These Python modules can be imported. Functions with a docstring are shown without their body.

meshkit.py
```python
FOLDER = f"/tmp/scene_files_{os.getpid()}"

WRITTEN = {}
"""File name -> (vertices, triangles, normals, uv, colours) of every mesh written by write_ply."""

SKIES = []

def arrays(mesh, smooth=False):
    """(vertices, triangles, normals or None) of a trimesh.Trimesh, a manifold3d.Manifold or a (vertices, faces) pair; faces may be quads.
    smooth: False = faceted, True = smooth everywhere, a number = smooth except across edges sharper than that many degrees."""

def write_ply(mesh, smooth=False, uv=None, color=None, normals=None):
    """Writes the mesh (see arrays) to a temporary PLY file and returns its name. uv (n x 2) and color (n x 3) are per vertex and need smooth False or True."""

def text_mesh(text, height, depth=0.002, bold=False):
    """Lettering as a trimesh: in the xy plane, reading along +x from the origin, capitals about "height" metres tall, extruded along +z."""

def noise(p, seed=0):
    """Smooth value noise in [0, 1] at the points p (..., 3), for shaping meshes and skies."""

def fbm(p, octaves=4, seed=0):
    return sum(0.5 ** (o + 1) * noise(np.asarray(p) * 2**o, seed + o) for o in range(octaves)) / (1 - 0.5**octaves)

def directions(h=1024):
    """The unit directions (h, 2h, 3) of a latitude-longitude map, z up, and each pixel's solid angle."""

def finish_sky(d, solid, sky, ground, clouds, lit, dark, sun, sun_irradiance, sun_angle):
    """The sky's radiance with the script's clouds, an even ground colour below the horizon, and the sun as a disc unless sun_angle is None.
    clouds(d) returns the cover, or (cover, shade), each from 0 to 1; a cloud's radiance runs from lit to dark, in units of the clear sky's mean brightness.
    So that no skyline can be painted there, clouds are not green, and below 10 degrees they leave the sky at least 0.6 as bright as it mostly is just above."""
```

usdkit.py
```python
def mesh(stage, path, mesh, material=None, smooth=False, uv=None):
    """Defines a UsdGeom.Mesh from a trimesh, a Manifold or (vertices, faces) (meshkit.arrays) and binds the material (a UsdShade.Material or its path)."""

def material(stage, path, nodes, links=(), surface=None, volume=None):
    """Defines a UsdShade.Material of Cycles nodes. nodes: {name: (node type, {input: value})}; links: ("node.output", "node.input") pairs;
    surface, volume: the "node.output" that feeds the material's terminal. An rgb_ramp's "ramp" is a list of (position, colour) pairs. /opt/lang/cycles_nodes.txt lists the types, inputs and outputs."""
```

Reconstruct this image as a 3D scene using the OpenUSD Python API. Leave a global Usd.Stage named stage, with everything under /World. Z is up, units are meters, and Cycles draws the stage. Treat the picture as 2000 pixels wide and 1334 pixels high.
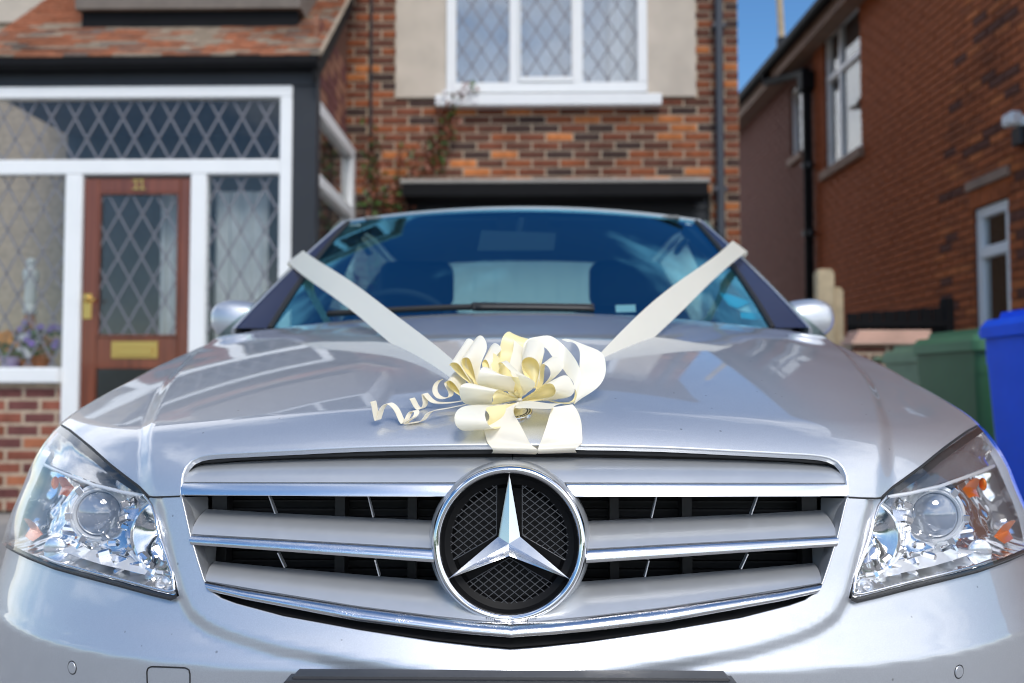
import math, random
import numpy as np, trimesh, shapely
from scipy.interpolate import CubicSpline, PchipInterpolator, RegularGridInterpolator
from scipy.spatial import Delaunay
from pxr import Usd, UsdGeom, UsdLux, UsdShade, Gf, Sdf, Vt
import usdkit, meshkit

stage = Usd.Stage.CreateInMemory()
UsdGeom.SetStageUpAxis(stage, UsdGeom.Tokens.z)
UsdGeom.SetStageMetersPerUnit(stage, 1.0)
UsdGeom.Xform.Define(stage, '/World')
UsdGeom.Scope.Define(stage, '/World/Looks')
rng = np.random.default_rng(7)

# ------------------------------------------------------------------ camera, sky, sun, exposure
CAM = np.array([0.0204, -1.20, 0.82])
FPX = 1944.4                                   # 35 mm on a 36 mm frame, in pixels of a 2000 wide photograph
YAW, PITCH = math.radians(0.94), math.atan(97 / FPX)
cf = np.array([-math.sin(YAW) * math.cos(PITCH), math.cos(YAW) * math.cos(PITCH), math.sin(PITCH)])
cr = np.array([math.cos(YAW), math.sin(YAW), 0.0])
cu = np.cross(cr, cf)
cam = UsdGeom.Camera.Define(stage, '/World/camera')
cam.CreateHorizontalApertureAttr(36.0); cam.CreateVerticalApertureAttr(24.0)
cam.CreateFocalLengthAttr(35.0)
cam.CreateFStopAttr(4.2); cam.CreateFocusDistanceAttr(1.24)
cam.CreateClippingRangeAttr((0.05, 5000.0))
cam.CreateExposureAttr(0.62)
cam.AddTransformOp().Set(Gf.Matrix4d(*[float(v) for v in (*cr, 0, *cu, 0, *(-cf), 0, *CAM, 1)]))

SUN_EL, SUN_AZ = math.radians(50), math.radians(166)       # azimuth = atan2(x, y) of the direction towards the sun
sun_dir = np.array([math.sin(SUN_AZ) * math.cos(SUN_EL), math.cos(SUN_AZ) * math.cos(SUN_EL), math.sin(SUN_EL)])
sky_mat = usdkit.material(stage, '/World/Looks/sky', {
    'sky': ('sky_texture', {'sky_type': 'single_scattering', 'sun_disc': False, 'sun_elevation': SUN_EL, 'sun_rotation': SUN_AZ,
                            'air_density': 1.0, 'aerosol_density': 0.25, 'ozone_density': 3.0}),
    'hs': ('hsv', {'saturation': 1.22, 'value': 1.0}),
    'tc': ('texture_coordinate', {}),
    'map': ('mapping', {'scale': (1.0, 1.0, 2.4), 'location': (9.1, 4.2, 1.1)}),
    'n': ('noise_texture', {'scale': 1.25, 'detail': 7.0, 'roughness': 0.58, 'distortion': 0.3}),
    'r': ('rgb_ramp', {'ramp': [(0.0, (0, 0, 0)), (0.47, (0, 0, 0)), (0.58, (0.75, 0.75, 0.75)), (0.70, (1, 1, 1)), (1.0, (1, 1, 1))]}),
    'mix': ('mix', {'color2': (13.0, 13.2, 13.6)}),
    'bg': ('background_shader', {'strength': 0.10}),
}, [('tc.generated', 'map.vector'), ('map.vector', 'n.vector'), ('n.fac', 'r.fac'), ('r.color', 'mix.fac'),
    ('sky.color', 'hs.color'), ('hs.color', 'mix.color1'), ('mix.color', 'bg.color')], surface='bg.background')
dome = UsdLux.DomeLight.Define(stage, '/World/sky')
dome.CreateIntensityAttr(1.0)
UsdShade.MaterialBindingAPI.Apply(dome.GetPrim()).Bind(sky_mat)
dome.GetPrim().SetCustomDataByKey('kind', 'structure')
sun = UsdLux.DistantLight.Define(stage, '/World/sun')
sun.CreateIntensityAttr(0.4); sun.CreateAngleAttr(22.0); sun.CreateNormalizeAttr(True)
sun.CreateColorAttr(Gf.Vec3f(1.0, 0.95, 0.87))
zz = sun_dir; xx = np.cross([0, 0, 1.0], zz); xx /= np.linalg.norm(xx); yy = np.cross(zz, xx)
sun.AddTransformOp().Set(Gf.Matrix4d(*[float(v) for v in (*xx, 0, *yy, 0, *zz, 0, 0, 0, 0, 1)]))

# ------------------------------------------------------------------ helpers
def ray(px, py):
    px, py = np.asarray(px, float), np.asarray(py, float)
    d = cf + ((px - 1000) / FPX)[..., None] * cr + ((667 - py) / FPX)[..., None] * cu
    return d
def at_y(px, py, y):
    """the point of the line of sight through a pixel of the photograph at the depth y"""
    d = ray(px, py); t = (np.asarray(y, float) - CAM[1]) / d[..., 1]
    return CAM + d * t[..., None]
def proj(p):
    q = np.asarray(p, float) - CAM; w = q @ cf
    return np.stack([1000 + FPX * (q @ cr) / w, 667 - FPX * (q @ cu) / w], -1)

used = {}
def numbered(parent, name):
    k = (parent, name); n = used.get(k, 0); used[k] = n + 1
    return f'{parent}/{name}' + (f'_{n:03d}' if n else '')
def prim_path(parent):
    return '/World' if parent is None else (parent if isinstance(parent, str) else str(parent.GetPath()))
def tag(prim, label=None, category=None, group=None, kind=None):
    for k, v in (('label', label), ('category', category), ('group', group), ('kind', kind)):
        if v: prim.SetCustomDataByKey(k, v)
    return prim
def thing(name, label, category, loc=(0, 0, 0), group=None, parent=None):
    x = UsdGeom.Xform.Define(stage, numbered(prim_path(parent), name))
    if any(loc): x.AddTranslateOp().Set(Gf.Vec3d(*map(float, loc)))
    return tag(x.GetPrim(), label, category, group)
def node(name, parent):
    return UsdGeom.Xform.Define(stage, numbered(prim_path(parent), name)).GetPrim()
MATS = {}
def obj(name, mesh, mat, parent=None, smooth=False, normals=None, label=None, category=None, group=None, kind=None, origin=None):
    if isinstance(mesh, list): mesh = trimesh.util.concatenate(mesh)
    if isinstance(mesh, trimesh.Trimesh): v, f = np.array(mesh.vertices), np.array(mesh.faces)
    else: v, f = mesh
    v = np.asarray(v, float)
    if origin is not None: v = v - np.asarray(origin)
    path = numbered(prim_path(parent), name)
    m = usdkit.mesh(stage, path, (v, f), MATS[mat], smooth=smooth if normals is None else False)
    if normals is not None:
        m.CreateNormalsAttr(Vt.Vec3fArray.FromNumpy(np.asarray(normals, np.float32))); m.SetNormalsInterpolation('vertex')
    return tag(m.GetPrim(), label, category, group, kind)
def mirror(mesh):
    if isinstance(mesh, trimesh.Trimesh): v, f = np.array(mesh.vertices), np.array(mesh.faces)
    else: v, f = mesh[0], mesh[1]
    v = np.array(v, float) * [-1, 1, 1]
    r = (v, np.asarray(f)[:, ::-1])
    return r if len(mesh if isinstance(mesh, tuple) else ()) < 3 else (r[0], r[1], np.asarray(mesh[2]) * [-1, 1, 1])
def box(x0, x1, y0, y1, z0, z1):
    m = trimesh.creation.box(extents=(x1 - x0, y1 - y0, z1 - z0)); m.apply_translation(((x0 + x1) / 2, (y0 + y1) / 2, (z0 + z1) / 2)); return m
def cbox(x0, x1, y0, y1, z0, z1, c=0.004):
    """a box with chamfered edges (convex hull of 24 points)"""
    pts = []
    for sx, X in ((1, x0), (-1, x1)):
        for sy, Y in ((1, y0), (-1, y1)):
            for sz, Z in ((1, z0), (-1, z1)):
                pts += [(X + sx * c, Y + sy * c, Z), (X + sx * c, Y, Z + sz * c), (X, Y + sy * c, Z + sz * c)]
    return trimesh.convex.convex_hull(np.array(pts))
def grid(P, flip=False, close_u=False):
    """quads between rows of points P (n, m, 3)"""
    n, m = P.shape[:2]; V = P.reshape(-1, 3); F = []
    i, j = np.meshgrid(np.arange(n - 1 + close_u), np.arange(m - 1), indexing='ij')
    a = i * m + j; b = ((i + 1) % n) * m + j; c = b + 1; d = a + 1
    F = np.concatenate([np.stack([a, b, c], -1).reshape(-1, 3), np.stack([a, c, d], -1).reshape(-1, 3)])
    return trimesh.Trimesh(V, F[:, ::-1] if flip else F, process=False)
def spline(pts, n, k=True):
    pts = np.asarray(pts, float); s = np.r_[0, np.cumsum(np.linalg.norm(np.diff(pts, axis=0), axis=1) + 1e-9)]; s /= s[-1]
    f = CubicSpline(s, pts) if (k and len(pts) > 2) else None
    t = np.linspace(0, 1, n)
    return f(t) if f is not None else np.stack([np.interp(t, s, pts[:, i]) for i in range(pts.shape[1])], -1)
def tube(path, r, sides=10, caps=True):
    path = np.asarray(path, float); r = np.broadcast_to(r, len(path)).astype(float)
    T = np.gradient(path, axis=0); T /= np.linalg.norm(T, axis=1)[:, None] + 1e-12
    up = np.array([0, 0, 1.0]) if abs(T[0, 2]) < 0.9 else np.array([1.0, 0, 0])
    rows = []
    for p, t, rr in zip(path, T, r):
        a = np.cross(up, t); a /= np.linalg.norm(a); b = np.cross(t, a); up = b
        an = np.arange(sides) / sides * 2 * np.pi
        rows.append(p + rr * (np.cos(an)[:, None] * a + np.sin(an)[:, None] * b))
    P = np.array(rows); n = len(path)
    V = P.reshape(-1, 3).tolist(); F = []
    for i in range(n - 1):
        for j in range(sides):
            a, b = i * sides + j, i * sides + (j + 1) % sides
            F += [(a, b, b + sides), (a, b + sides, a + sides)]
    if caps:
        V += [path[0], path[-1]]; c0, c1 = len(V) - 2, len(V) - 1
        for j in range(sides):
            F += [(c0, (j + 1) % sides, j), (c1, (n - 1) * sides + j, (n - 1) * sides + (j + 1) % sides)]
    return trimesh.Trimesh(np.array(V), np.array(F), process=False)
def sweep(section, path, closed=True, frame=None):
    """section: (m, 2) offsets in the directions frame = (A, B), arrays (n, 3)"""
    A, B = frame; path = np.asarray(path); section = np.asarray(section)
    P = path[:, None] + section[None, :, 0, None] * A[:, None] + section[None, :, 1, None] * B[:, None]
    if closed: P = np.concatenate([P, P[:, :1]], 1)
    m = grid(P)
    if closed:
        caps = []
        for row, fl in ((P[0, :-1], False), (P[-1, :-1], True)):
            c = row.mean(0); V = np.vstack([row, c]); k = len(row)
            F = [(i, (i + 1) % k, k) for i in range(k)]
            caps.append(trimesh.Trimesh(V, np.array(F)[:, ::-1] if fl else F, process=False))
        m = trimesh.util.concatenate([m] + caps)
    m.merge_vertices(); trimesh.repair.fix_normals(m)
    return m
def disc_rev(profile, center, axis, n=64, up=(0, 0, 1)):
    """surface of revolution: profile (r, h) about the axis through center; h along the axis"""
    ax = np.asarray(axis, float); ax = ax / np.linalg.norm(ax); a = np.cross(up, ax); a /= np.linalg.norm(a); b = np.cross(ax, a)
    t = np.arange(n) / n * 2 * np.pi; pr = np.asarray(profile, float)
    P = np.asarray(center) + pr[None, :, 0, None] * (np.cos(t)[:, None, None] * a + np.sin(t)[:, None, None] * b) + pr[None, :, 1, None] * ax
    m = grid(P, close_u=True); m.merge_vertices(); m.update_faces(m.nondegenerate_faces()); trimesh.repair.fix_normals(m)
    return m
# ------------------------------------------------------------------ the car's outer skin: one smooth solid that every panel is cut from
_zc = CubicSpline([-.15, 0, .1, .2, .4, .6, .8, 1.0, 1.2, 1.35], [.66, .750, .790, .824, .879, .922, .958, .990, 1.012, 1.018])
_ze = CubicSpline([-.15, .2, .45, .53, .616, .757, .86, 1.02, 1.11, 1.2, 1.35], [.60, .695, .772, .796, .821, .858, .884, .918, .938, .953, .970])
_xe = PchipInterpolator([-.15, .3, .53, .757, 1.02, 1.2, 1.4], [.80, .785, .77, .755, .742, .732, .725])
_Lc = PchipInterpolator([.15, .25, .38, .46, .492, .508, .54, .60, .66, .71, .76, .85, 1.0], [.03, -.02, -.05, -.057, -.058, -.050, -.030, -.005, .013, .027, .045, .08, .14])
_Ls = PchipInterpolator([.15, .25, .38, .46, .492, .508, .55, .60, .66, .71, .76, .85, 1.0], [.05, .0, -.035, -.043, -.044, -.036, -.010, .018, .050, .080, .115, .21, .38])
def sstep(a, b, x):
    t = np.clip((x - a) / (b - a), 0, 1); return t * t * (3 - 2 * t)
def smax(a, b, k):
    h = np.maximum(k - np.abs(a - b), 0) / k
    return np.maximum(a, b) + h * h * k / 4
CREASE = None
def front_y(x, z):
    ax = np.abs(x); w = sstep(.38, .78, ax)
    return .3 * ax**2 + .6 * ax**6 + _Lc(z) * (1 - w) + _Ls(z) * w
def bonnet_z(x, y):
    ax = np.abs(x); ze, zc, xe = _ze(y), _zc(y), _xe(y)
    return zc - (zc - ze) * (ax / xe)**2 - 6 * np.maximum(0, ax - (xe - .02))**2
def g(p, bumper=False):
    x, y, z = p[..., 0], np.clip(p[..., 1], -.15, 1.4), np.clip(p[..., 2], .15, 1.0); ax = np.abs(x)
    a = (p[..., 2] - bonnet_z(x, y)) * .93
    sl = np.sqrt(1 + (.6 * ax + 3.6 * ax**5)**2)
    b = (front_y(x, z) - p[..., 1]) / sl
    r = smax(a, b, .07 - .02 * sstep(.3, .7, ax))
    r = smax(r, ax - .905 + .02 * (z - .6), .08)
    if CREASE is not None:
        r = r + .0085 * sstep(-.011, .011, ax - CREASE(y)) * sstep(.60, .68, p[..., 2])
    if bumper and GDIST is not None:
        q = np.stack([np.clip(ax, 0, .899), np.clip(p[..., 2], .30, .80)], -1)
        r = r + .010 * sstep(.024, .046, GDIST(q)) * sstep(.0, .10, ax)
    return r
GDIST = None
def g_normal(p, **k):
    h = .0012; n = np.stack([g(p + h * e, **k) - g(p - h * e, **k) for e in np.eye(3)], -1)
    return n / np.linalg.norm(n, axis=-1, keepdims=True)
def from_px(px, py, off=0.0, near=.95, far=2.9, **k):
    """where the line of sight through a pixel meets the skin"""
    d = ray(np.asarray(px, float), np.asarray(py, float)); d = d / d[..., 1:2]
    ts = np.linspace(near, far, 400); val = g(CAM + d[..., None, :] * ts[:, None], **k) - off
    hit = np.argmax(val < 0, -1); hit = np.where(hit == 0, np.argmin(val, -1), hit)
    lo, hi = ts[np.maximum(hit - 1, 0)], ts[hit]
    for _ in range(30):
        m = (lo + hi) / 2; inside = g(CAM + d * m[..., None], **k) < off
        hi = np.where(inside, m, hi); lo = np.where(inside, lo, m)
    return CAM + d * hi[..., None]
O0 = np.array([0, 1.6, .2]); E0 = np.array([0, -1.6, .5]); E0 /= np.linalg.norm(E0); E1 = np.array([1.0, 0, 0]); E2 = np.cross(E0, E1) * -1
E2 = np.cross(E1, E0); E2 = E2 if E2[2] > 0 else -E2
def dom(p):
    d = p - O0; d = d / np.linalg.norm(d, axis=-1, keepdims=True); c = 1 + d @ E0
    return 3.0 * np.stack([d @ E1, d @ E2], -1) / c[..., None]
def undom(q):
    X = np.asarray(q) / 3.0; s = (X**2).sum(-1); c = (1 - s) / (1 + s)
    return (X[..., 0] * (1 + c))[..., None] * E1 + (X[..., 1] * (1 + c))[..., None] * E2 + c[..., None] * E0
def surf(q, off=0.0, **k):
    d = undom(q); lo, hi = np.full(len(d), .15), np.full(len(d), 2.4)
    for _ in range(32):
        m = (lo + hi) / 2; inside = g(O0 + d * m[:, None], **k) < off
        lo = np.where(inside, m, lo); hi = np.where(inside, hi, m)
    return O0 + d * hi[:, None]
def resample(loop, s):
    loop = np.asarray(loop); L = np.vstack([loop, loop[:1]]); out = []
    for a, b in zip(L[:-1], L[1:]):
        n = max(1, int(np.ceil(np.linalg.norm(b - a) / s)))
        out.append(a + (b - a) * (np.arange(n) / n)[:, None])
    return np.vstack(out)
def panel(loop, holes=(), s=.008, flange=.012, rad=.0015, off=0.0, **k):
    """a body panel: polygon(s) in the skin's domain, filled with small triangles on the skin, edges rolled inwards. Returns V, F, N"""
    loops = [resample(loop, s * .6)] + [resample(h, s * .6) for h in holes]
    poly = shapely.Polygon(loops[0], [l for l in loops[1:]]).buffer(0)
    x0, y0, x1, y1 = poly.bounds; gx = np.arange(x0, x1, s); gy = np.arange(y0, y1, s * .866)
    X, Y = np.meshgrid(gx, gy); X[1::2] += s / 2
    inner = poly.buffer(-s * .55); ok = shapely.contains_xy(inner, X.ravel(), Y.ravel())
    Q = np.vstack(loops + [np.stack([X.ravel()[ok], Y.ravel()[ok]], -1)])
    T = Delaunay(Q).simplices; c = Q[T].mean(1); T = T[shapely.contains_xy(poly.buffer(1e-6), c[:, 0], c[:, 1])]
    a = Q[T]; ar = np.cross(a[:, 1] - a[:, 0], a[:, 2] - a[:, 0]); T = T[np.abs(ar) > 1e-10]; ar = ar[np.abs(ar) > 1e-10]
    T = np.where((ar > 0)[:, None], T, T[:, ::-1])
    V = surf(Q, off, **k); N = g_normal(V, **k)
    fn = np.cross(V[T[:, 1]] - V[T[:, 0]], V[T[:, 2]] - V[T[:, 0]])
    if (fn * N[T[:, 0]]).sum() < 0: T = T[:, ::-1]
    Vs, Fs, Ns, base, start = [V], [T], [N], len(V), 0
    for li, l in enumerate(loops):
        n = len(l); P, M = V[start:start + n], N[start:start + n]; start += n
        tng = np.roll(P, -1, 0) - np.roll(P, 1, 0); out = np.cross(tng, M); out /= np.linalg.norm(out, axis=1)[:, None] + 1e-12
        ccw = shapely.LinearRing(l).is_ccw
        # outward of the polygon's material: check with the domain
        mid = dom(P + out * .004); inside = shapely.contains_xy(poly, mid[:, 0], mid[:, 1]).mean() > .5
        if inside: out = -out
        rows, nr = [P], [M]
        for an in (35, 65, 90):
            t = math.radians(an); rows.append(P + out * rad * math.sin(t) - M * rad * (1 - math.cos(t))); nr.append(M * math.cos(t) + out * math.sin(t))
        rows.append(rows[-1] - M * flange); nr.append(out)
        R = np.array(rows); NR = np.array(nr); k5 = len(rows)
        ii, jj = np.meshgrid(np.arange(k5 - 1), np.arange(n), indexing='ij')
        A = ii * n + jj; B = ii * n + (jj + 1) % n; C = (ii + 1) * n + (jj + 1) % n; D = (ii + 1) * n + jj
        F = np.concatenate([np.stack([A, B, C], -1).reshape(-1, 3), np.stack([A, C, D], -1).reshape(-1, 3)])
        W = R.reshape(-1, 3); fnn = np.cross(W[F[:, 1]] - W[F[:, 0]], W[F[:, 2]] - W[F[:, 0]])
        if (fnn * NR.reshape(-1, 3)[F[:, 0]]).sum() < 0: F = F[:, ::-1]
        Vs.append(W); Fs.append(F + base); Ns.append(NR.reshape(-1, 3)); base += len(W)
    return np.vstack(Vs), np.vstack(Fs), np.vstack(Ns)
def mx(p): return np.asarray(p) * [-1, 1, 1]
# ------------------------------------------------------------------ materials
def mat(name, nodes, links=(), surface='p.BSDF', volume=None):
    MATS[name] = usdkit.material(stage, f'/World/Looks/{name}', nodes, links, surface, volume)
def plain(name, color, rough=.5, metal=0.0, coat=0.0, bump=None, vary=0.0, vscale=6.0, spec=.5, **kw):
    """a principled surface with a little colour variation and fine relief"""
    n = {'p': ('principled_bsdf', {'base_color': color, 'roughness': rough, 'metallic': metal, 'coat_weight': coat, 'specular_ior_level': spec, **kw})}
    l = []
    if vary:
        n['g'] = ('geometry', {}); n['v'] = ('noise_texture', {'scale': vscale, 'detail': 5.0, 'roughness': .6})
        n['r'] = ('rgb_ramp', {'ramp': [(.25, tuple(c * (1 - vary) for c in color)), (.75, tuple(min(1, c * (1 + vary)) for c in color))]})
        l += [('g.position', 'v.vector'), ('v.fac', 'r.fac'), ('r.color', 'p.base_color')]
    if bump:
        n['g2'] = ('geometry', {}); n['bn'] = ('noise_texture', {'scale': bump[0], 'detail': 4.0}); n['b'] = ('bump', {'strength': bump[1], 'distance': bump[2]})
        l += [('g2.position', 'bn.vector'), ('bn.fac', 'b.height'), ('b.normal', 'p.normal')]
    mat(name, n, l)
# silver metallic paint: flakes under a clear coat, a little road dust
mat('silver_paint', {
    'g': ('geometry', {}), 'fl': ('voronoi_texture', {'scale': 1400.0}), 'fr': ('rgb_ramp', {'ramp': [(0, (.53, .55, .585)), (.5, (.56, .58, .615)), (1, (.605, .625, .66))]}),
    'sepf': ('separate_color', {}),
    'sp': ('voronoi_texture', {'scale': 26.0}), 'spr': ('rgb_ramp', {'ramp': [(0, (.45, .44, .42)), (.035, (.55, .54, .52)), (.05, (1, 1, 1)), (1, (1, 1, 1))]}), 'spm': ('mix', {'mix_type': 'multiply', 'fac': .8}),
    'd': ('noise_texture', {'scale': 9.0, 'detail': 8.0, 'roughness': .65}), 'dr': ('map_range', {'from_min': .35, 'from_max': .8, 'to_min': .012, 'to_max': .045, 'clamp': True}),
    'p': ('principled_bsdf', {'metallic': .78, 'roughness': .45, 'coat_weight': 1.0, 'coat_roughness': .015, 'coat_ior': 1.75}),
}, [('g.position', 'fl.vector'), ('fl.color', 'sepf.color'), ('sepf.r', 'fr.fac'), ('g.position', 'sp.vector'), ('sp.distance', 'spr.fac'), ('fr.color', 'spm.color1'), ('spr.color', 'spm.color2'), ('spm.color', 'p.base_color'), ('g.position', 'd.vector'), ('d.fac', 'dr.value'), ('dr.result', 'p.coat_roughness')])
plain('silver_plastic', (.50, .515, .535), .34, .55, .8, vary=.04, vscale=30, coat_roughness=.08)
mat('chrome', {'g': ('geometry', {}), 'n': ('noise_texture', {'scale': 40.0, 'detail': 6.0, 'roughness': .7}),
    'r': ('map_range', {'from_min': .4, 'from_max': .75, 'to_min': .05, 'to_max': .16, 'clamp': True}),
    'p': ('principled_bsdf', {'base_color': (.80, .80, .81), 'metallic': 1.0})}, [('g.position', 'n.vector'), ('n.fac', 'r.value'), ('r.result', 'p.roughness')])
plain('chrome_soft', (.84, .84, .845), .24, 1.0, bump=(500, .15, .0005))
# chrome strips with water marks and road grime (small raised specks)
mat('chrome_grimy', {'g': ('geometry', {}), 'v': ('noise_texture', {'scale': 420.0, 'detail': 3.0, 'roughness': .7}), 'w': ('noise_texture', {'scale': 26.0, 'detail': 3.0}),
    'wr': ('map_range', {'from_min': .45, 'from_max': .62, 'to_min': 0.0, 'to_max': .30, 'clamp': True}),
    'b': ('bump', {'distance': .0012}), 'p': ('principled_bsdf', {'base_color': (.76, .76, .78), 'metallic': 1.0, 'roughness': .19})},
    [('g.position', 'v.vector'), ('g.position', 'w.vector'), ('w.fac', 'wr.value'), ('wr.result', 'b.strength'), ('v.fac', 'b.height'), ('b.normal', 'p.normal')])
plain('chrome_facets', (.90, .90, .90), .10, 1.0)
plain('emblem_black', (.004, .004, .0045), .5, spec=.15)
plain('ring_white', (.80, .81, .82), .25, .3, coat=.5)
plain('lamp_silver', (.86, .86, .87), .2, .85, vary=.05, vscale=40)
plain('black_plastic', (.012, .012, .013), .42, vary=.3, vscale=25)
plain('black_gloss', (.006, .006, .007), .12, coat=.5)
plain('pillar_reflection', (.006, .012, .045), .3, spec=.22)  # navy sky reflection put into the base colour
plain('rubber', (.014, .014, .015), .62)
plain('dark_metal', (.010, .010, .011), .6, .2)
plain('wire_grey', (.10, .103, .11), .4, .5)
plain('tyre', (.02, .02, .021), .8)
plain('rim_alloy', (.55, .56, .58), .3, .9)
plain('interior_dark', (.022, .023, .026), .75, vary=.2)
plain('interior_grey', (.045, .048, .052), .6)
plain('headliner', (.16, .16, .155), .9)
plain('plate_white', (.8, .8, .78), .35)
plain('paper_cyan', (.02, .42, .62), .6)
plain('paper_white', (.75, .78, .78), .6)
plain('amber', (.70, .17, .008), .18, .35, emission_strength=0.0)
plain('lamp_glass_ribbed', (.22, .235, .26), .12, .35, coat=1.0)
def pane(name, tint=(1, 1, 1), gloss=(1, 1, 1), ior=1.5, rough=0.0, bump=None):
    n = {'t': ('transparent_bsdf', {'color': tint}), 'gl': ('glossy_bsdf', {'color': gloss, 'roughness': rough}), 'f': ('fresnel', {}), 'm': ('mix_closure', {}), 'gb': ('geometry', {}), 'io': ('map_range', {'from_min': 0.0, 'from_max': 1.0, 'to_min': ior, 'to_max': 1 / ior})}
    l = [('gb.backfacing', 'io.value'), ('io.result', 'f.IOR'), ('f.fac', 'm.fac'), ('t.BSDF', 'm.closure1'), ('gl.BSDF', 'm.closure2')]
    if bump:
        n['g'] = ('geometry', {}); n['bn'] = ('noise_texture', {'scale': bump[0], 'detail': 2.0}); n['b'] = ('bump', {'strength': bump[1], 'distance': bump[2]})
        l += [('g.position', 'bn.vector'), ('bn.fac', 'b.height'), ('b.normal', 'gl.normal')]
    mat(name, n, l, 'm.closure')
pane('lens_clear', (.97, .97, .98), ior=1.45)
pane('windscreen_glass', (.56, .80, .80), gloss=(.20, .70, 1.0), ior=3.0)
pane('car_side_glass', (.55, .70, .66), ior=1.6)
pane('upstairs_glass', (.80, .84, .88), ior=2.1, bump=(1.2, .2, .02))
pane('house_glass', (.86, .88, .88), ior=1.42, bump=(1.5, .25, .02))
mat('projector_glass', {'p': ('principled_bsdf', {'base_color': (.22, .25, .30), 'roughness': .02, 'metallic': .0, 'coat_weight': 1.0, 'coat_ior': 1.9, 'coat_roughness': 0.01, 'specular_ior_level': 1.0})})
# cream satin ribbon: lets some light through; yellow light bounced inside loops is put into its back colour
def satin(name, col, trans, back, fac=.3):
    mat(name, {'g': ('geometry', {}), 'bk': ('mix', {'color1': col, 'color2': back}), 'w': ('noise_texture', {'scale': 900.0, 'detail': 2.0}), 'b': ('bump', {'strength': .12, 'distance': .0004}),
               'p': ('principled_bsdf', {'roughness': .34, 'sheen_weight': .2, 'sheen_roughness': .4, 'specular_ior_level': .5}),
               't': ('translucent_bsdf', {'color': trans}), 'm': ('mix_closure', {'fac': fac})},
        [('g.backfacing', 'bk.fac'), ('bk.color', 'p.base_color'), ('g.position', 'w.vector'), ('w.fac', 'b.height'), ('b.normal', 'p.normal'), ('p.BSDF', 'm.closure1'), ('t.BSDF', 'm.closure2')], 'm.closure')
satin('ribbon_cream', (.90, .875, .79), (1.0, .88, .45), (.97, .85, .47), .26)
satin('ribbon_strap', (.94, .92, .85), (.92, .87, .70), (.94, .92, .85), .3)
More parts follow.
